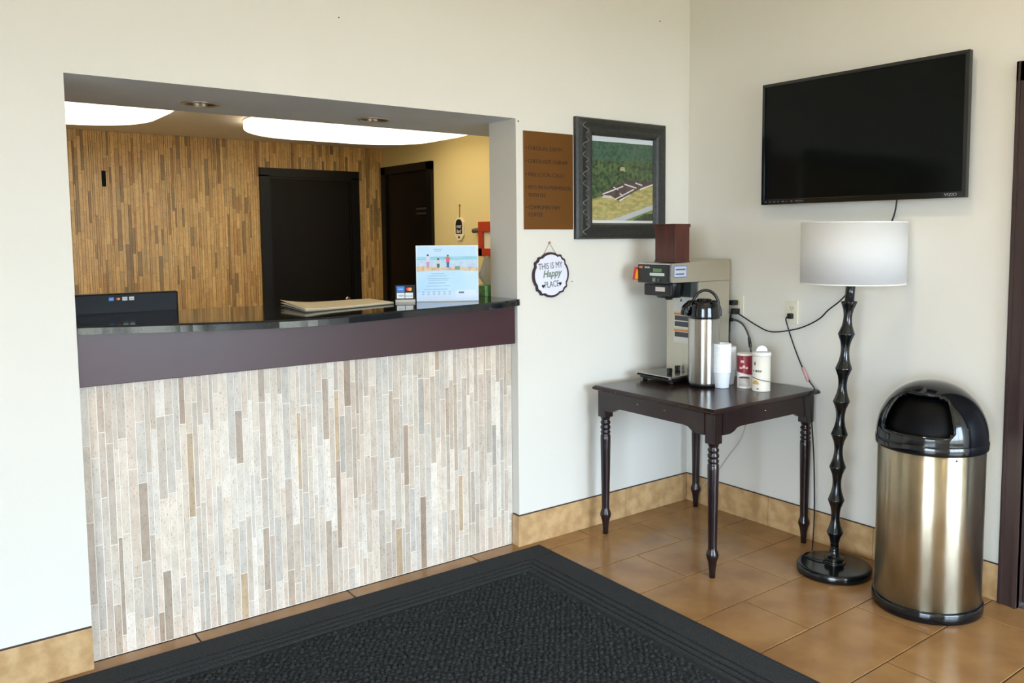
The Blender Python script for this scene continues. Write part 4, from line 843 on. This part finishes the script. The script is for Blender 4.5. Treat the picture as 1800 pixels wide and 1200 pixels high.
m.build('spider', mat('brass_socket', (176, 146, 96), .3, metal=.7), lamp)
MB().tube([tuple(LB + RT * (dx / RT.x + .014) + Vector((0, 0, 1.300))), tuple(LB + RT * (dx / RT.x + .028) + Vector((0, 0, 1.314)))], .0035, 8).build('switch_stem', BLKPL, lamp)
MB().tube([(-.03, -.716, 1.115), (-.034, -.700, 1.10), (-.024, -.702, 1.063), (-.022, -.738, .972), (-.022, -.791, .866), (-.028, -.84, .80), (-.070, -.90, .775), (-.098, -.903, .740), (-.092, -.900, .65), (-.070, -.902, .455), (-.060, -.905, .20), (-.075, -.912, .06), (-.13, -.945, .006), (-.20, -.99, .006), (-.25, -1.0, .012), (-.29, -1.02, .040), (-.30, -1.08, .044), (-.285, -1.12, .048)], .0034, 7).build('power_cord', BLKPL, lamp)
MB().cbox(-.032, -.0075, -.728, -.702, 1.098, 1.126, c=.006).build('plug', BLKPL, lamp)
MB().tube([(-.024, -.795, .862), (-.028, -.832, .800)], .0075, 8).build('cord_tag', mat('pink_tag', (206, 150, 146), .5), lamp)

# ------------------------------------------------------------------ domed trash can
TC = Vector((-.252, -1.584, 0)); can = thing('trash_can', tuple(TC), 'gold steel trash can with black dome lid beside the lamp', 'trash can')
MB().lathe([(.205, 0), (.211, .003), (.213, .010), (.213, .040), (.210, .047), (.204, .049)], TC[:2], 72).build('base_ring', BLKGL, can)
MB().lathe([(.2045, .047), (.2045, .680), (.2025, .682), (.2025, .047)], TC[:2], 96, closed=True).build('body', CANMET, can)
MB().lathe([(.207, .664), (.213, .668), (.2145, .674), (.2145, .700), (.212, .704), (.205, .704), (.205, .664)], TC[:2], 72, closed=True).build('lid_rim', BLKGL, can)
od = (-FH * math.cos(math.radians(43)) - RT * math.sin(math.radians(43))).normalized(); a0 = math.atan2(od.y, od.x)
RD, HD = .212, .225; NA, NE = 96, 28; m = MB(); gv = {}
def gpt(i, j, r, hh):
    a = a0 + 2 * math.pi * i / NA; e = math.pi / 2 * j / NE; rr = r * math.cos(e) ** 0.92 if j < NE else .0; return (TC.x + rr * math.cos(a), TC.y + rr * math.sin(a), .704 + hh * math.sin(e))
def is_hole(i, j):
    ii = (i + NA // 2) % NA - NA // 2; mx = 11 if 4 <= j <= 14 else (10 if j in (3, 15) else 8)
    return -mx <= ii < mx and 3 <= j <= 16
for lay, (r, hh) in enumerate(((RD, HD), (RD - .008, HD - .008))):
    for j in range(NE + 1):
        for i in range(NA): gv[(lay, i, j)] = len(m.v); m.v.append(gpt(i, j, r, hh))
for j in range(NE):
    for i in range(NA):
        if is_hole(i, j): continue
        i2 = (i + 1) % NA
        for lay in (0, 1):
            q = (gv[(lay, i, j)], gv[(lay, i2, j)], gv[(lay, i2, j + 1)], gv[(lay, i, j + 1)]); m.f.append(q if lay == 0 else q[::-1]); m.m.append(0); m.sm.append(True)
        for (di, dj, e0, e1) in ((-1, 0, (i, j), (i, j + 1)), (1, 0, (i2, j), (i2, j + 1)), (0, -1, (i, j), (i2, j)), (0, 1, (i, j + 1), (i2, j + 1))):
            if 0 <= j + dj < NE and is_hole((i + di) % NA, j + dj): m.f.append((gv[(0, *e0)], gv[(0, *e1)], gv[(1, *e1)], gv[(1, *e0)])); m.m.append(0); m.sm.append(False)
m.build('dome', BLKGL, can)
m = MB(); n_ = 12; rows_ = []
for j in range(2, 19):
    for i in range(-13, 14): rows_.append(gpt(i % NA, j, RD - .030, HD - .030))
m.add(rows_, [(r * 27 + i, r * 27 + i + 1, (r + 1) * 27 + i + 1, (r + 1) * 27 + i) for r in range(16) for i in range(26)], 0, True); m.build('push_flap', mat('flap_black', (4, 5, 6), .5, spec=.12), can)
sd = (-FH * math.cos(math.radians(3)) + RT * math.sin(math.radians(3))); MB().ball((TC.x + sd.x * .2055, TC.y + sd.y * .2055, .652), .004).build('rivet', BLKPL, can)

# ------------------------------------------------------------------ entrance mat
MX0, MX1, MY0, MY1 = -4.15, -1.097, -1.88, -.048
mt = thing('entrance_mat', (-2.6, -.96, 0), 'large charcoal ribbed entrance mat in front of the counter', 'mat')
def R0(u, v):   # slight turn about the near-counter corner
    a = math.radians(-1.0); dx_, dy_ = u - MX1, v - MY1; return (MX1 + dx_ * math.cos(a) - dy_ * math.sin(a), MY1 + dx_ * math.sin(a) * 0.3 + dy_ * math.cos(a))
def slab2(m, x0, x1, y0, y1, z0, z1, c=.003):
    b = [R0(x0, y0), R0(x1, y0), R0(x1, y1), R0(x0, y1)]; t = [R0(x0 + c, y0 + c), R0(x1 - c, y0 + c), R0(x1 - c, y1 - c), R0(x0 + c, y1 - c)]
    m.add([(*p, z0) for p in b] + [(*p, z1) for p in t], [(3, 2, 1, 0), (4, 5, 6, 7), (0, 1, 5, 4), (1, 2, 6, 5), (2, 3, 7, 6), (3, 0, 4, 7)])
m = MB(); slab2(m, MX0, MX1, MY0, MY1, 0.0002, .004); m.build('backing', mat('black_rubber', (20, 21, 22), .8), mt)
def ring(nm, d0, d1, z0, z1, c=.003):
    m = MB(); slab2(m, MX0 + d0, MX1 - d0, MY1 - d1, MY1 - d0, z0, z1, c); slab2(m, MX0 + d0, MX1 - d0, MY0 + d0, MY0 + d1, z0, z1, c); slab2(m, MX0 + d0, MX0 + d1, MY0 + d1, MY1 - d1, z0, z1, c); slab2(m, MX1 - d1, MX1 - d0, MY0 + d1, MY1 - d1, z0, z1, c); m.build(nm, MAT_B, mt)
ring('border', .012, .135, .004, .0085); ring('ridge', .143, .172, .004, .010); ring('ridge', .180, .204, .004, .010); ring('ridge', .212, .236, .004, .010)
m = MB(); slab2(m, MX0 + .24, MX1 - .24, MY0 + .24, MY1 - .24, .004, .0055); m.build('field_base', MAT_C, mt)
vs, fs = [], []; PXm, PYm = .026, .0165; j = 0; y = MY0 + .25; random.seed(11)
while y < MY1 - .25:
    x = MX0 + .25 + (PXm / 2 if j % 2 else 0)
    while x < MX1 - .25 - PXm * .5:
        k = len(vs); hx_, hy_ = PXm * .40, PYm * .40; z = .012 + random.uniform(-.0035, .0035); ox, oy = random.uniform(-.006, .006), random.uniform(-.003, .003); hx_ *= random.uniform(.7, 1.15); hy_ *= random.uniform(.7, 1.2)
        for (a, b) in ((-hx_, -hy_), (hx_, -hy_), (hx_, hy_), (-hx_, hy_)): vs.append((*R0(x + a + ox, y + b + oy), .0052))
        for (a, b) in ((-hx_, -hy_), (hx_, -hy_), (hx_, hy_), (-hx_, hy_)): vs.append((*R0(x + a * .55 + ox, y + b * .5 + oy), z))
        fs += [(k + 4, k + 5, k + 6, k + 7), (k, k + 1, k + 5, k + 4), (k + 1, k + 2, k + 6, k + 5), (k + 2, k + 3, k + 7, k + 6), (k + 3, k, k + 4, k + 7)]
        x += PXm
    y += PYm; j += 1
me = bpy.data.meshes.new('tufts'); me.from_pydata([tuple(Vector(v) - Vector(mt.location)) for v in vs], [], fs); me.materials.append(MAT_C)
o = bpy.data.objects.new('tufts', me); COL.objects.link(o); o.parent = mt; o['kind'] = 'stuff'

for o in bpy.data.objects:
    if '_o' in o: del o['_o']
